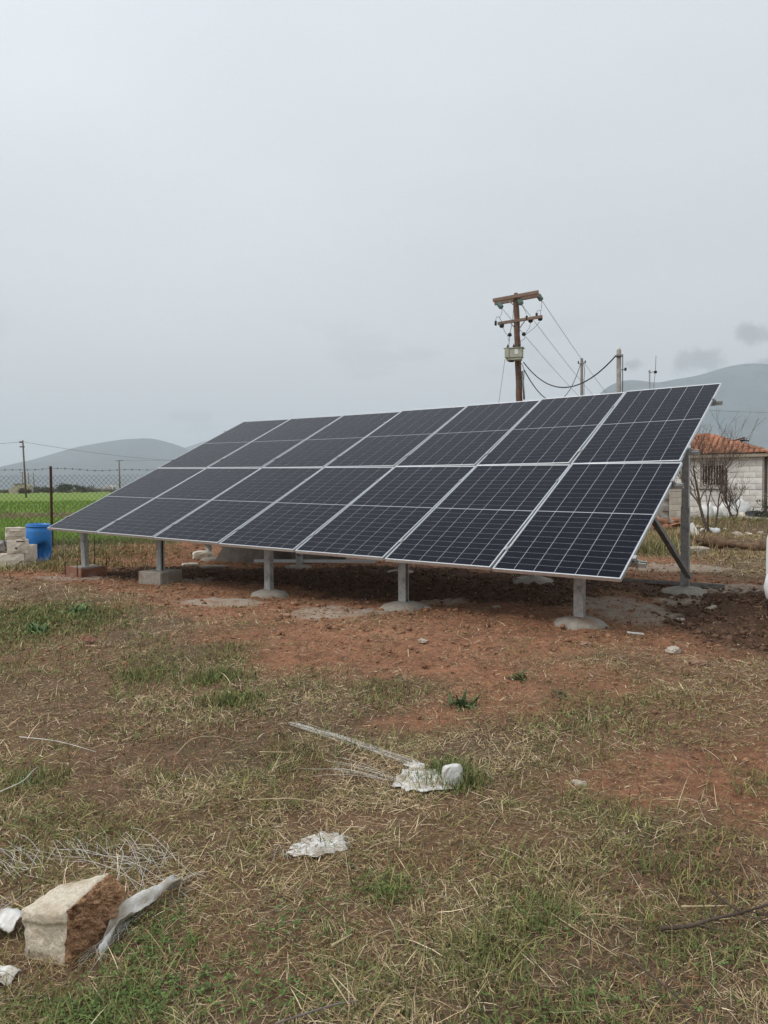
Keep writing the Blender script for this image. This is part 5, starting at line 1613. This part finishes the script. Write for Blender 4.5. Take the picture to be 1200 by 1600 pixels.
# ------------------------------------------------------------------ weeds
def weed(p, r, n, label, seed, c=(.06, .11, .035)):
    r_ = np.random.default_rng(seed)
    o = empty('weed', p)
    az = r_.uniform(0, 6.28, n); L = r * r_.uniform(.3, 1.1, n)
    P = np.zeros((n, 3)); P[:, :2] = r_.normal(0, r * .28, (n, 2))
    C = np.array(c) * np.array([1.35, 1.1, 1.2]) * r_.uniform(.6, 1.6, (n, 1))
    V, T, Cc = blade_mesh(P, az, L, r_.uniform(R(10), R(80), n), r_.uniform(.4, 2.2, n), r * r_.uniform(.06, .15, n), C, 3)
    link('leaf', mesh_np('leaf', V, tris=T, colors=Cc), M['blade'], o)
    MB().tube([(0, 0, -.02), (0, 0, r * .12)], [r * .08, r * .05], 6).build('root_crown', M['bark'], o)
    tag(o, label, 'weed', 'broad-leaved weeds on the soil')
weed(ongp(810, 1062), .10, 46, 'dark green weed rosette alone on bare red soil', 1)
weed(ongp(722, 1106), .12, 90, 'larger dark green weed at the edge of the turf', 2, (.055, .10, .035))
weed(ongp(878, 1088), .08, 40, 'pale weed right of the soil patch', 3, (.08, .11, .05))
weed(ongp(612, 1392), .045, 40, 'bright low clover-like weed in the middle foreground', 4, (.11, .20, .04))
weed(ongp(205, 1560), .05, 40, 'bright leafy weed below the broken block', 5, (.10, .20, .04))
weed(ongp(120, 960), .16, 70, 'broad leafy weed in the green clump at left', 6, (.085, .17, .06))
weed(ongp(60, 985), .15, 70, 'leafy weed at the left end of the green clump', 7, (.07, .15, .05))
weed(ongp(45, 1225), .07, 40, 'grey-green weed above the white strands at left', 8, (.09, .14, .06))
weed(ongp(300, 1480), .045, 34, 'bright weed right of the white sack strip', 9, (.10, .19, .04))

parts_v, parts_t, parts_c, kk = [], [], [], 0
for (px, py, rx_, ry_, n) in ((190, 1575, .09, .05, 800), (110, 1600, .07, .04, 300), (225, 1490, .05, .05, 300), (250, 1450, .04, .05, 160), (608, 1388, .06, .05, 240), (330, 1545, .10, .06, 260), (470, 1560, .08, .05, 200), (840, 1450, .06, .06, 120), (1120, 1480, .08, .06, 120), (860, 1585, .10, .05, 200), (430, 1455, .08, .08, 160), (480, 1440, .08, .06, 120), (980, 1560, .10, .06, 150), (40, 1300, .10, .10, 160), (50, 970, .35, .4, 700)):
    n = int(n * .42); c = gp(px, py)
    x = c[0] + rng.normal(0, rx_, n); y = c[1] + rng.normal(0, ry_, n); z = hgt(x, y) + rng.uniform(.006, .024, n)
    nl = 3
    for l_ in range(nl):
        a = rng.uniform(0, 6.28, n) if l_ == 0 else a + 2.094
        sz = rng.uniform(.0035, .0075, n) * (2.2 if py < 1000 else 1)
        d = np.stack([np.cos(a), np.sin(a), rng.normal(.1, .25, n)], 1); e = np.stack([-np.sin(a), np.cos(a), rng.normal(0, .25, n)], 1)
        P = np.stack([x, y, z], 1)
        q = [P, P + d * (sz * .9)[:, None] + e * (sz * .62)[:, None], P + d * (sz * 1.7)[:, None], P + d * (sz * .9)[:, None] - e * (sz * .62)[:, None]]
        V = np.stack(q, 1).reshape(-1, 3); b_ = np.arange(n) * 4 + kk
        parts_v.append(V); parts_t += [np.stack([b_, b_ + 1, b_ + 2], 1), np.stack([b_, b_ + 2, b_ + 3], 1)]
        parts_c.append(np.repeat(np.array([.105, .155, .045]) * rng.uniform(.5, 1.4, (n, 1)), 4, 0)); kk += len(V)
tag(link('clover', mesh_np('clover', np.concatenate(parts_v), tris=np.concatenate(parts_t), colors=np.concatenate(parts_c)), M['blade']), 'low clover leaves growing through the foreground grass', 'clover', kind='stuff')

# ------------------------------------------------------------------ foreground: broken block, sack scraps, strands, sticks
def v3(a): return Vector((float(a[0]), float(a[1]), float(a[2])))
gF, gE = gp(38, 1500), gp(102, 1513)
hb_ = .150
A_, D_ = v3(at(28, 1421, 1.955)), v3(at(104, 1423, 1.915))
F_, E_ = v3(gF) + Vector((0, 0, -.02)), v3(gE) + Vector((0, 0, -.02))
zt_ = (A_.z + D_.z) / 2
Ct = v3(gp(172, 1362, zt_)); Bt = v3(gp(92, 1380, zt_ - .004))
Cr = v3(gp(198, 1386, zt_ - .045)); Cm = v3(gp(194, 1432, .035)); Cb = v3(gp(152, 1480, .0)) + Vector((0, 0, -.02))
Bb = Vector((Bt.x + .02, Bt.y + .02, -.02))
blk = empty('broken_block', (F_.x, F_.y, 0))
org = Vector((F_.x, F_.y, 0))
cen = (F_ + E_ + A_ + D_ + Ct + Bb) / 6 - org
def n3(p, f, seed):
    g = lambda a, b, k: float(fbm(np.array([a * f + k * 3.1]), np.array([b * f - k]), seed + k, 4)[0]) - .5
    return Vector((g(p.y, p.z, 1), g(p.x + p.y, p.z, 2), g(p.x, p.y, 3)))
def face_grid(quad, n, amp, seed, ledge=None, freq=30):
    a, b, c, d = [q - org for q in quad]                 # a-b bottom, d-c top
    nrm = (b - a).cross(d - a).normalized()
    v, f = [], []
    for j in range(n + 1):
        for i in range(n + 1):
            s, t = i / n, j / n
            p = a.lerp(b, s).lerp(d.lerp(c, s), t)
            m_ = min(min(s, t, 1 - s, 1 - t) * 9, 1)
            q = p + n3(p, 26, 3) * .016 + (cen - p).normalized() * .007 * (1 - m_) ** 2
            q += nrm * ((float(fbm(np.array([p.x * freq + seed]), np.array([p.z * freq + p.y * freq * .7]), seed, 5, .6)[0]) - .5) * amp * m_)
            if ledge and t < ledge: q -= nrm * .010 * min((ledge - t) * 18, 1) * min(s * 12, 1)
            v.append(q)
    for j in range(n):
        for i in range(n):
            k = j * (n + 1) + i
            f.append((k, k + 1, k + n + 2, k + n + 1))
    return v, f
mb = MB()
mb.add(*face_grid((F_, E_, D_, A_), 30, .008, 3, .80), 0, True)
mb.add(*face_grid((A_, D_, Ct, Bt), 26, .006, 7), 0, True)
mb.add(*face_grid((Bb, F_, A_, Bt), 10, .006, 9), 0, True)
mb.add(*face_grid((v3((Cr.x, Cr.y + .01, -.02)), Bb, Bt, Ct), 10, .006, 9), 0, True)
mb.build('block_body', M['block_cream'], blk)
mb = MB()
Dm = D_.lerp(E_, .55)
def patch(vs, n, seed):                                   # the broken face as a fan of rough strips
    pass
Em = E_
mb.add(*face_grid((Em, Cb, Cm.lerp(Cr, .15), Dm), 44, .050, 13, None, 55), 0, False)
mb.add(*face_grid((Dm, Cm.lerp(Cr, .15), Cr, D_), 44, .050, 15, None, 55), 0, False)
mb.add(*face_grid((D_, Cr, Ct, D_.lerp(Ct, .5)), 30, .028, 17, None, 55), 0, False)
mb.add(*face_grid((Cb, v3((Cr.x, Cr.y + .01, -.02)), Cr, Cm.lerp(Cr, .15)), 10, .02, 19), 0, True)
mb.build('broken_face', M['block_broken'], blk)
tag(blk, 'broken cream masonry block with a crumbly red broken face', 'masonry block')

def strip_sheet(center, widths, m, name, label, cat, seed, fold=.015, thick=.0025, nx=10):
    """limp strip following a centre line; widths across, crumpled"""
    r_ = np.random.default_rng(seed)
    v, f = [], []
    C_ = [Vector(c) for c in center]
    for i, c in enumerate(C_):
        d = (C_[min(i + 1, len(C_) - 1)] - C_[max(i - 1, 0)]); d.z = 0; d.normalize()
        sd = Vector((-d.y, d.x, 0))
        for j in range(nx + 1):
            t = j / nx - .5
            p = c + sd * widths[i] * t * (1 + r_.normal(0, .03))
            p.z += fold * (math.cos(t * 5.5 + i * .4)) + r_.normal(0, fold * .14)
            v.append(p)
    n = nx + 1
    for i in range(len(C_) - 1):
        for j in range(nx): f.append((i * n + j, i * n + j + 1, (i + 1) * n + j + 1, (i + 1) * n + j))
    base = Vector((C_[0].x, C_[0].y, 0))
    o = MB().add([p - base for p in v], f, 0, True).build(name, m)
    o.location = base
    md = o.modifiers.new('thickness', 'SOLIDIFY'); md.thickness = thick
    tag(o, label, cat)
    return o
def curve_pts(pix, zs, n=6):
    P = [v3(gp(x, y, z)) for (x, y), z in zip(pix, zs)]
    P = [Vector((p.x, p.y, p.z + hz(p.x, p.y))) for p in P]
    out = []
    for i in range(len(P) - 1):
        p0, p1, p2, p3 = P[max(i - 1, 0)], P[i], P[i + 1], P[min(i + 2, len(P) - 1)]
        for t in np.linspace(0, 1, n + 1)[:-1]:
            out.append(.5 * ((2 * p1) + (p2 - p0) * t + (2 * p0 - 5 * p1 + 4 * p2 - p3) * t * t + (3 * p1 - p0 - 3 * p2 + p3) * t ** 3))
    out.append(P[-1]); return out
c = curve_pts([(154, 1492), (175, 1455), (205, 1420), (238, 1396), (278, 1376)], [.010, .03, .045, .045, .03])
w = np.interp(np.linspace(0, 1, len(c)), [0, .15, .45, .75, 1], [.010, .024, .046, .056, .040])
strip_sheet(c, w, M['sack'], 'sack_strip', 'white woven sack strip curling up right of the broken block', 'sack scrap', 1, .016)
c = curve_pts([(-40, 1455), (-10, 1446), (14, 1440), (34, 1440)], [.03, .035, .04, .04])
strip_sheet(c, np.full(len(c), .085), M['sack'], 'sack_strip', 'white woven sack scrap left of the broken block', 'sack scrap', 2, .012)
c = curve_pts([(-30, 1520), (-5, 1524), (22, 1530)], [.01, .012, .012])
strip_sheet(c, np.linspace(.07, .05, len(c)), M['sack'], 'sack_strip', 'dirty sack scrap in the bottom left grass', 'sack scrap', 3, .008)

def flat_scrap(outline, z, label, seed, name='sack_scrap', amp=.0035):
    P = [v3(gp(*p)) for p in outline]
    c = sum(P, Vector()) / len(P)
    n = 10
    v, f = [], []
    ring = []
    m_ = len(P) * 5
    r_ = np.random.default_rng(seed)
    for k in range(m_):
        i, t = k // 5, (k % 5) / 5
        p = P[i].lerp(P[(i + 1) % len(P)], t); ring.append(p + (p - c).normalized() * r_.normal(0, .011))
    for j in range(n):
        for p in ring:
            q = c.lerp(p, (j + 1) / n)
            h = (float(fbm(np.array([q.x * 16]), np.array([q.y * 16]), seed, 4)[0]) - .3) * amp * 2 * (1 - .6 * (j / n) ** 3)
            v.append(Vector((q.x, q.y, hz(q.x, q.y) + z + h)) - Vector((c.x, c.y, 0)))
    v.append(Vector((0, 0, hz(c.x, c.y) + z + amp)))
    k0 = len(v) - 1
    for k in range(m_): f.append((k0, k, (k + 1) % m_))
    for j in range(n - 1):
        for k in range(m_):
            k2 = (k + 1) % m_
            f.append((j * m_ + k, (j + 1) * m_ + k, (j + 1) * m_ + k2, j * m_ + k2))
    o = MB().add(v, f, 0, True).build(name, M['sack'])
    o.location = (c.x, c.y, 0)
    md = o.modifiers.new('thickness', 'SOLIDIFY'); md.thickness = .0012
    tag(o, label, 'sack scrap', 'flattened white sack scraps in the grass')
    return o
flat_scrap([(450, 1332), (478, 1312), (500, 1303), (535, 1305), (546, 1328), (520, 1340), (480, 1343), (458, 1342)], .009, 'ragged white sack scrap lying alone in the grass', 31)
flat_scrap([(616, 1230), (624, 1206), (660, 1203), (700, 1208), (706, 1236), (668, 1241), (640, 1236)], .012, 'wide white sack scrap beside the small white block', 32)
flat_scrap([(632, 1195), (645, 1190), (668, 1200), (660, 1206), (640, 1204)], .006, 'thin white scrap tip where the strands meet the sack', 33, amp=.006)
stone('foam_block', ongp(709, 1226), (.085, .035, .105), .25, M['sack'], 61, 'small upright white block at the tuft right of the scrap', 'block', tilt=-.1, n=5)

def strands(pix0, pix1, n, spread0, spread1, label, seed, r=.0016, arch=.02, m=None, wav=.02):
    r_ = np.random.default_rng(seed)
    mb = MB(); base = None
    for k in range(n):
        a, b = v3(gp(*pix0)), v3(gp(*pix1))
        a = a + Vector((r_.normal(0, spread0), r_.normal(0, spread0), 0)); b = b + Vector((r_.normal(0, spread1), r_.normal(0, spread1), 0))
        if base is None: base = Vector((a.x, a.y, 0))
        b = a.lerp(b, r_.uniform(.5, 1.1))
        h = abs(r_.normal(0, arch)) * .3; ph = r_.uniform(0, 6); sd = Vector((-(b - a).y, (b - a).x, 0)).normalized(); ww = r_.normal(0, wav)
        pts = []
        for t in np.linspace(0, 1, 9):
            p = a.lerp(b, t) + sd * ww * math.sin(t * 3.1 + ph * .3) * t
            p.z = hz(p.x, p.y) + .014 + h * math.sin(math.pi * t) + .006 * math.sin(ph + t * 5)
            pts.append(p - base)
        mb.tube(pts, r * r_.uniform(.22, .6), 4, cap=False)
    o = mb.build('plastic_strands', m or M['strand']); o.location = base
    tag(o, label, 'strands', 'frayed plastic strands in the grass')
strands((462, 1136), (650, 1198), 22, .03, .02, 'long frayed white strands leading to the wide sack scrap', 1, .0016, .008)
strands((520, 1198), (640, 1225), 9, .08, .03, 'short faint strands left of the wide sack scrap', 2, .0016)
strands((0, 1330), (60, 1375), 18, .04, .045, 'bundle of white strands at the left edge above the block', 3, .0016)
strands((95, 1325), (150, 1362), 16, .045, .045, 'white strands fanned out behind the broken block', 4, .0015)
strands((182, 1330), (262, 1385), 24, .08, .06, 'tangled pale strands above the white sack strip', 5, .0015, .05, None, .05)
strands((215, 1352), (255, 1350), 10, .06, .07, 'looping strands between the block and the sack strip', 6, .0013, .06, None, .06)
strands((272, 1376), (312, 1378), 8, .01, .02, 'frayed end threads of the curled sack strip', 7, .0012)
strands((205, 1440), (150, 1500), 26, .02, .02, 'loose threads along the lower edge of the sack strip', 8, .0012, .03)
strands((450, 1335), (430, 1350), 7, .02, .03, 'frayed threads at the left corner of the lone scrap', 9, .0012)
strands((535, 1308), (545, 1330), 9, .01, .02, 'frayed threads at the right edge of the lone scrap', 10, .0012)
strands((0, 1440), (20, 1410), 9, .02, .03, 'fringe threads on the scrap left of the block', 11, .0012)

def stick(pix, zs, r, m, label, cat='stick', group='dead sticks in the grass', twigs=0, seed=1):
    c = curve_pts(pix, zs, 7)
    base = Vector((c[0].x, c[0].y, 0))
    rr = np.linspace(r, r * .45, len(c)) * (1 + .18 * np.sin(np.arange(len(c)) * 1.9))
    o = MB().tube([p - base for p in c], list(rr), 7).build('dead_stick', m); o.location = base
    r_ = random.Random(seed)
    for k in range(twigs):
        i = r_.randrange(2, len(c) - 2); d = (c[i + 1] - c[i]).normalized(); sd = Vector((-d.y, d.x, .15)) * r_.choice((-1, 1))
        p = c[i] - base; MB().tube([p, p + (d + sd).normalized() * .05, p + (d * 1.4 + sd).normalized() * .10], [r * .4, r * .3, r * .15], 5).build('twig', m, o)
    tag(o, label, cat, group)
stick([(1030, 1446), (1075, 1441), (1120, 1427), (1160, 1418), (1230, 1398)], [.03, .035, .04, .05, .06], .0065, M['stick'], 'dark forked branch entering from the right edge', twigs=3, seed=3)
stick([(1112, 1386), (1150, 1412), (1215, 1442)], [.04, .05, .04], .0045, M['stick'], 'thin dark stick crossing over the forked branch', twigs=2, seed=5)
stick([(975, 1487), (1030, 1532), (1075, 1570), (1120, 1612)], [.03, .035, .03, .02], .0026, M['stick'], 'long dark stalk slanting to the bottom right corner')
stick([(860, 1428), (910, 1458), (965, 1490)], [.015, .02, .015], .002, M['straw'], 'straight pale stalk left of the long dark stalk')
stick([(0, 1238), (35, 1222), (52, 1203), (60, 1198)], [.03, .05, .04, .02], .0022, M['strand'], 'bent pale stem at the left edge above the strands')
stick([(275, 1176), (300, 1155), (335, 1152), (372, 1160)], [.02, .04, .045, .02], .0022, M['straw'], 'arched straw stem in the left middle grass')
stick([(30, 1148), (90, 1155), (150, 1172)], [.02, .03, .02], .0022, M['strand'], 'long straight straw at the left middle')
stick([(405, 1172), (460, 1172)], [.025, .03], .0026, M['straw'], 'short straight pale straw near the long strands')
stick([(518, 1475), (550, 1455)], [.02, .03], .0045, M['straw'], 'short thick straw stub in the middle foreground')
stick([(390, 1250), (460, 1248), (520, 1256)], [.02, .03, .02], .0022, M['straw'], 'flat straw above the lone white scrap')
stick([(1065, 1412), (1140, 1408)], [.03, .035], .003, M['straw'], 'pale straight straw above the dark branch')
stick([(430, 1600), (520, 1570), (560, 1565)], [.02, .03, .02], .0028, M['grey_wood'], 'grey twig at the bottom edge of the grass')
stick([(515, 1520), (545, 1570)], [.02, .03], .0025, M['straw'], 'slanting straw above the grey twig')

# ------------------------------------------------------------------ white car, seen end-on, only its flank inside the frame
ca = R(-33)                                               # heading
cp = gp(1201, 981)
_tx, _ty = -.845, .62                                     # outer edge of the rear left tyre, in car space
car = empty('parked_car', (cp[0] - (_tx * math.cos(ca) - _ty * math.sin(ca)) + .015, cp[1] - (_tx * math.sin(ca) + _ty * math.cos(ca)), hz(cp[0], cp[1])), ca)
CW = .84
def body_loft(secs, n=36, ex=6.5):
    v, f = [], []
    for (yy, hw, z0, z1) in secs:
        for k in range(n):
            a = 2 * math.pi * k / n
            cx_, sx_ = math.cos(a), math.sin(a)
            xx = math.copysign(abs(cx_) ** (2 / ex), cx_) * hw; zz = math.copysign(abs(sx_) ** (2 / ex), sx_)
            v.append((xx, yy, (z0 + z1) / 2 + zz * (z1 - z0) / 2))
    for j in range(len(secs) - 1):
        for k in range(n):
            k2 = (k + 1) % n
            f.append((j * n + k, j * n + k2, (j + 1) * n + k2, (j + 1) * n + k))
    f.append(tuple(range(n))[::-1]); f.append(tuple(range(len(v) - n, len(v))))
    return v, f
body = MB()
body.add(*body_loft([(.02, .76, .32, .90), (.06, .825, .26, .95), (.5, .835, .22, .965), (1.0, .84, .20, .97), (2.2, .84, .20, .95), (3.0, .835, .21, .93), (3.5, .80, .22, .86), (3.85, .72, .28, .74), (3.92, .60, .34, .66)]), 0, True)
bo = body.build('body', M['car'], car)
MB().add(*body_loft([(.16, .58, .90, 1.36), (.40, .66, .90, 1.43), (1.4, .69, .9, 1.46), (2.2, .67, .9, 1.42), (2.75, .62, .9, 1.05), (2.95, .58, .9, .96)], 28, 4.5), 0, True).build('cabin_glass', M['car_glass'], car)
MB().add(*body_loft([(.22, .60, 1.38, 1.44), (.45, .64, 1.40, 1.485), (1.4, .66, 1.42, 1.50), (2.1, .62, 1.38, 1.46)], 24, 4.0), 0, True).build('roof_panel', M['car'], car)
MB().add(*body_loft([(-.06, .74, .24, .56), (.02, .835, .24, .62), (.30, .850, .24, .62), (.36, .84, .24, .56)], 24, 3.5), 0, True).build('rear_bumper', M['car'], car)
MB().box((0, .012, .72), (.50, .02, .12), bev=.003).build('number_plate_recess', M['dark'], car)
MB().box((0, -.068, .47), (.40, .01, .05), bev=.003).build('bumper_strip', M['dark'], car)
for s in (-1, 1):
    MB().box((s * .58, .05, .80), (.16, .08, .16), bev=.03).build('tail_lamp', M['red_lamp'], car)
    MB().box((s * .845, 1.55, .72), (.02, .16, .03), bev=.005).build('door_handle', M['car'], car)
    MB().box((s * .88, 2.5, .98), (.16, .10, .12), bev=.03).build('wing_mirror', M['dark'], car)
    for yy in (.62, 3.12):
        wh = empty('wheel', (0, 0, 0)); wh.parent = car; wh.location = (s * .755, yy, .285)
        t = MB(); prof = [(.19, -.085), (.265, -.09), (.285, -.06), (.288, 0), (.285, .06), (.265, .09), (.19, .085)]
        n = 28; v, f = [], []
        for (r, xx) in prof:
            for k in range(n): a = 2 * math.pi * k / n; v.append((xx, r * math.cos(a), r * math.sin(a)))
        for j in range(len(prof) - 1):
            for k in range(n): k2 = (k + 1) % n; f.append((j * n + k, (j + 1) * n + k, (j + 1) * n + k2, j * n + k2))
        t.add(v, f, 0, True).build('tyre', M['tyre'], wh)
        MB().tube([(-.06, 0, 0), (.06, 0, 0)], .19, 20).build('rim', M['galv'], wh)
tag(car, 'white car seen from behind, its flank just inside the right edge', 'car')
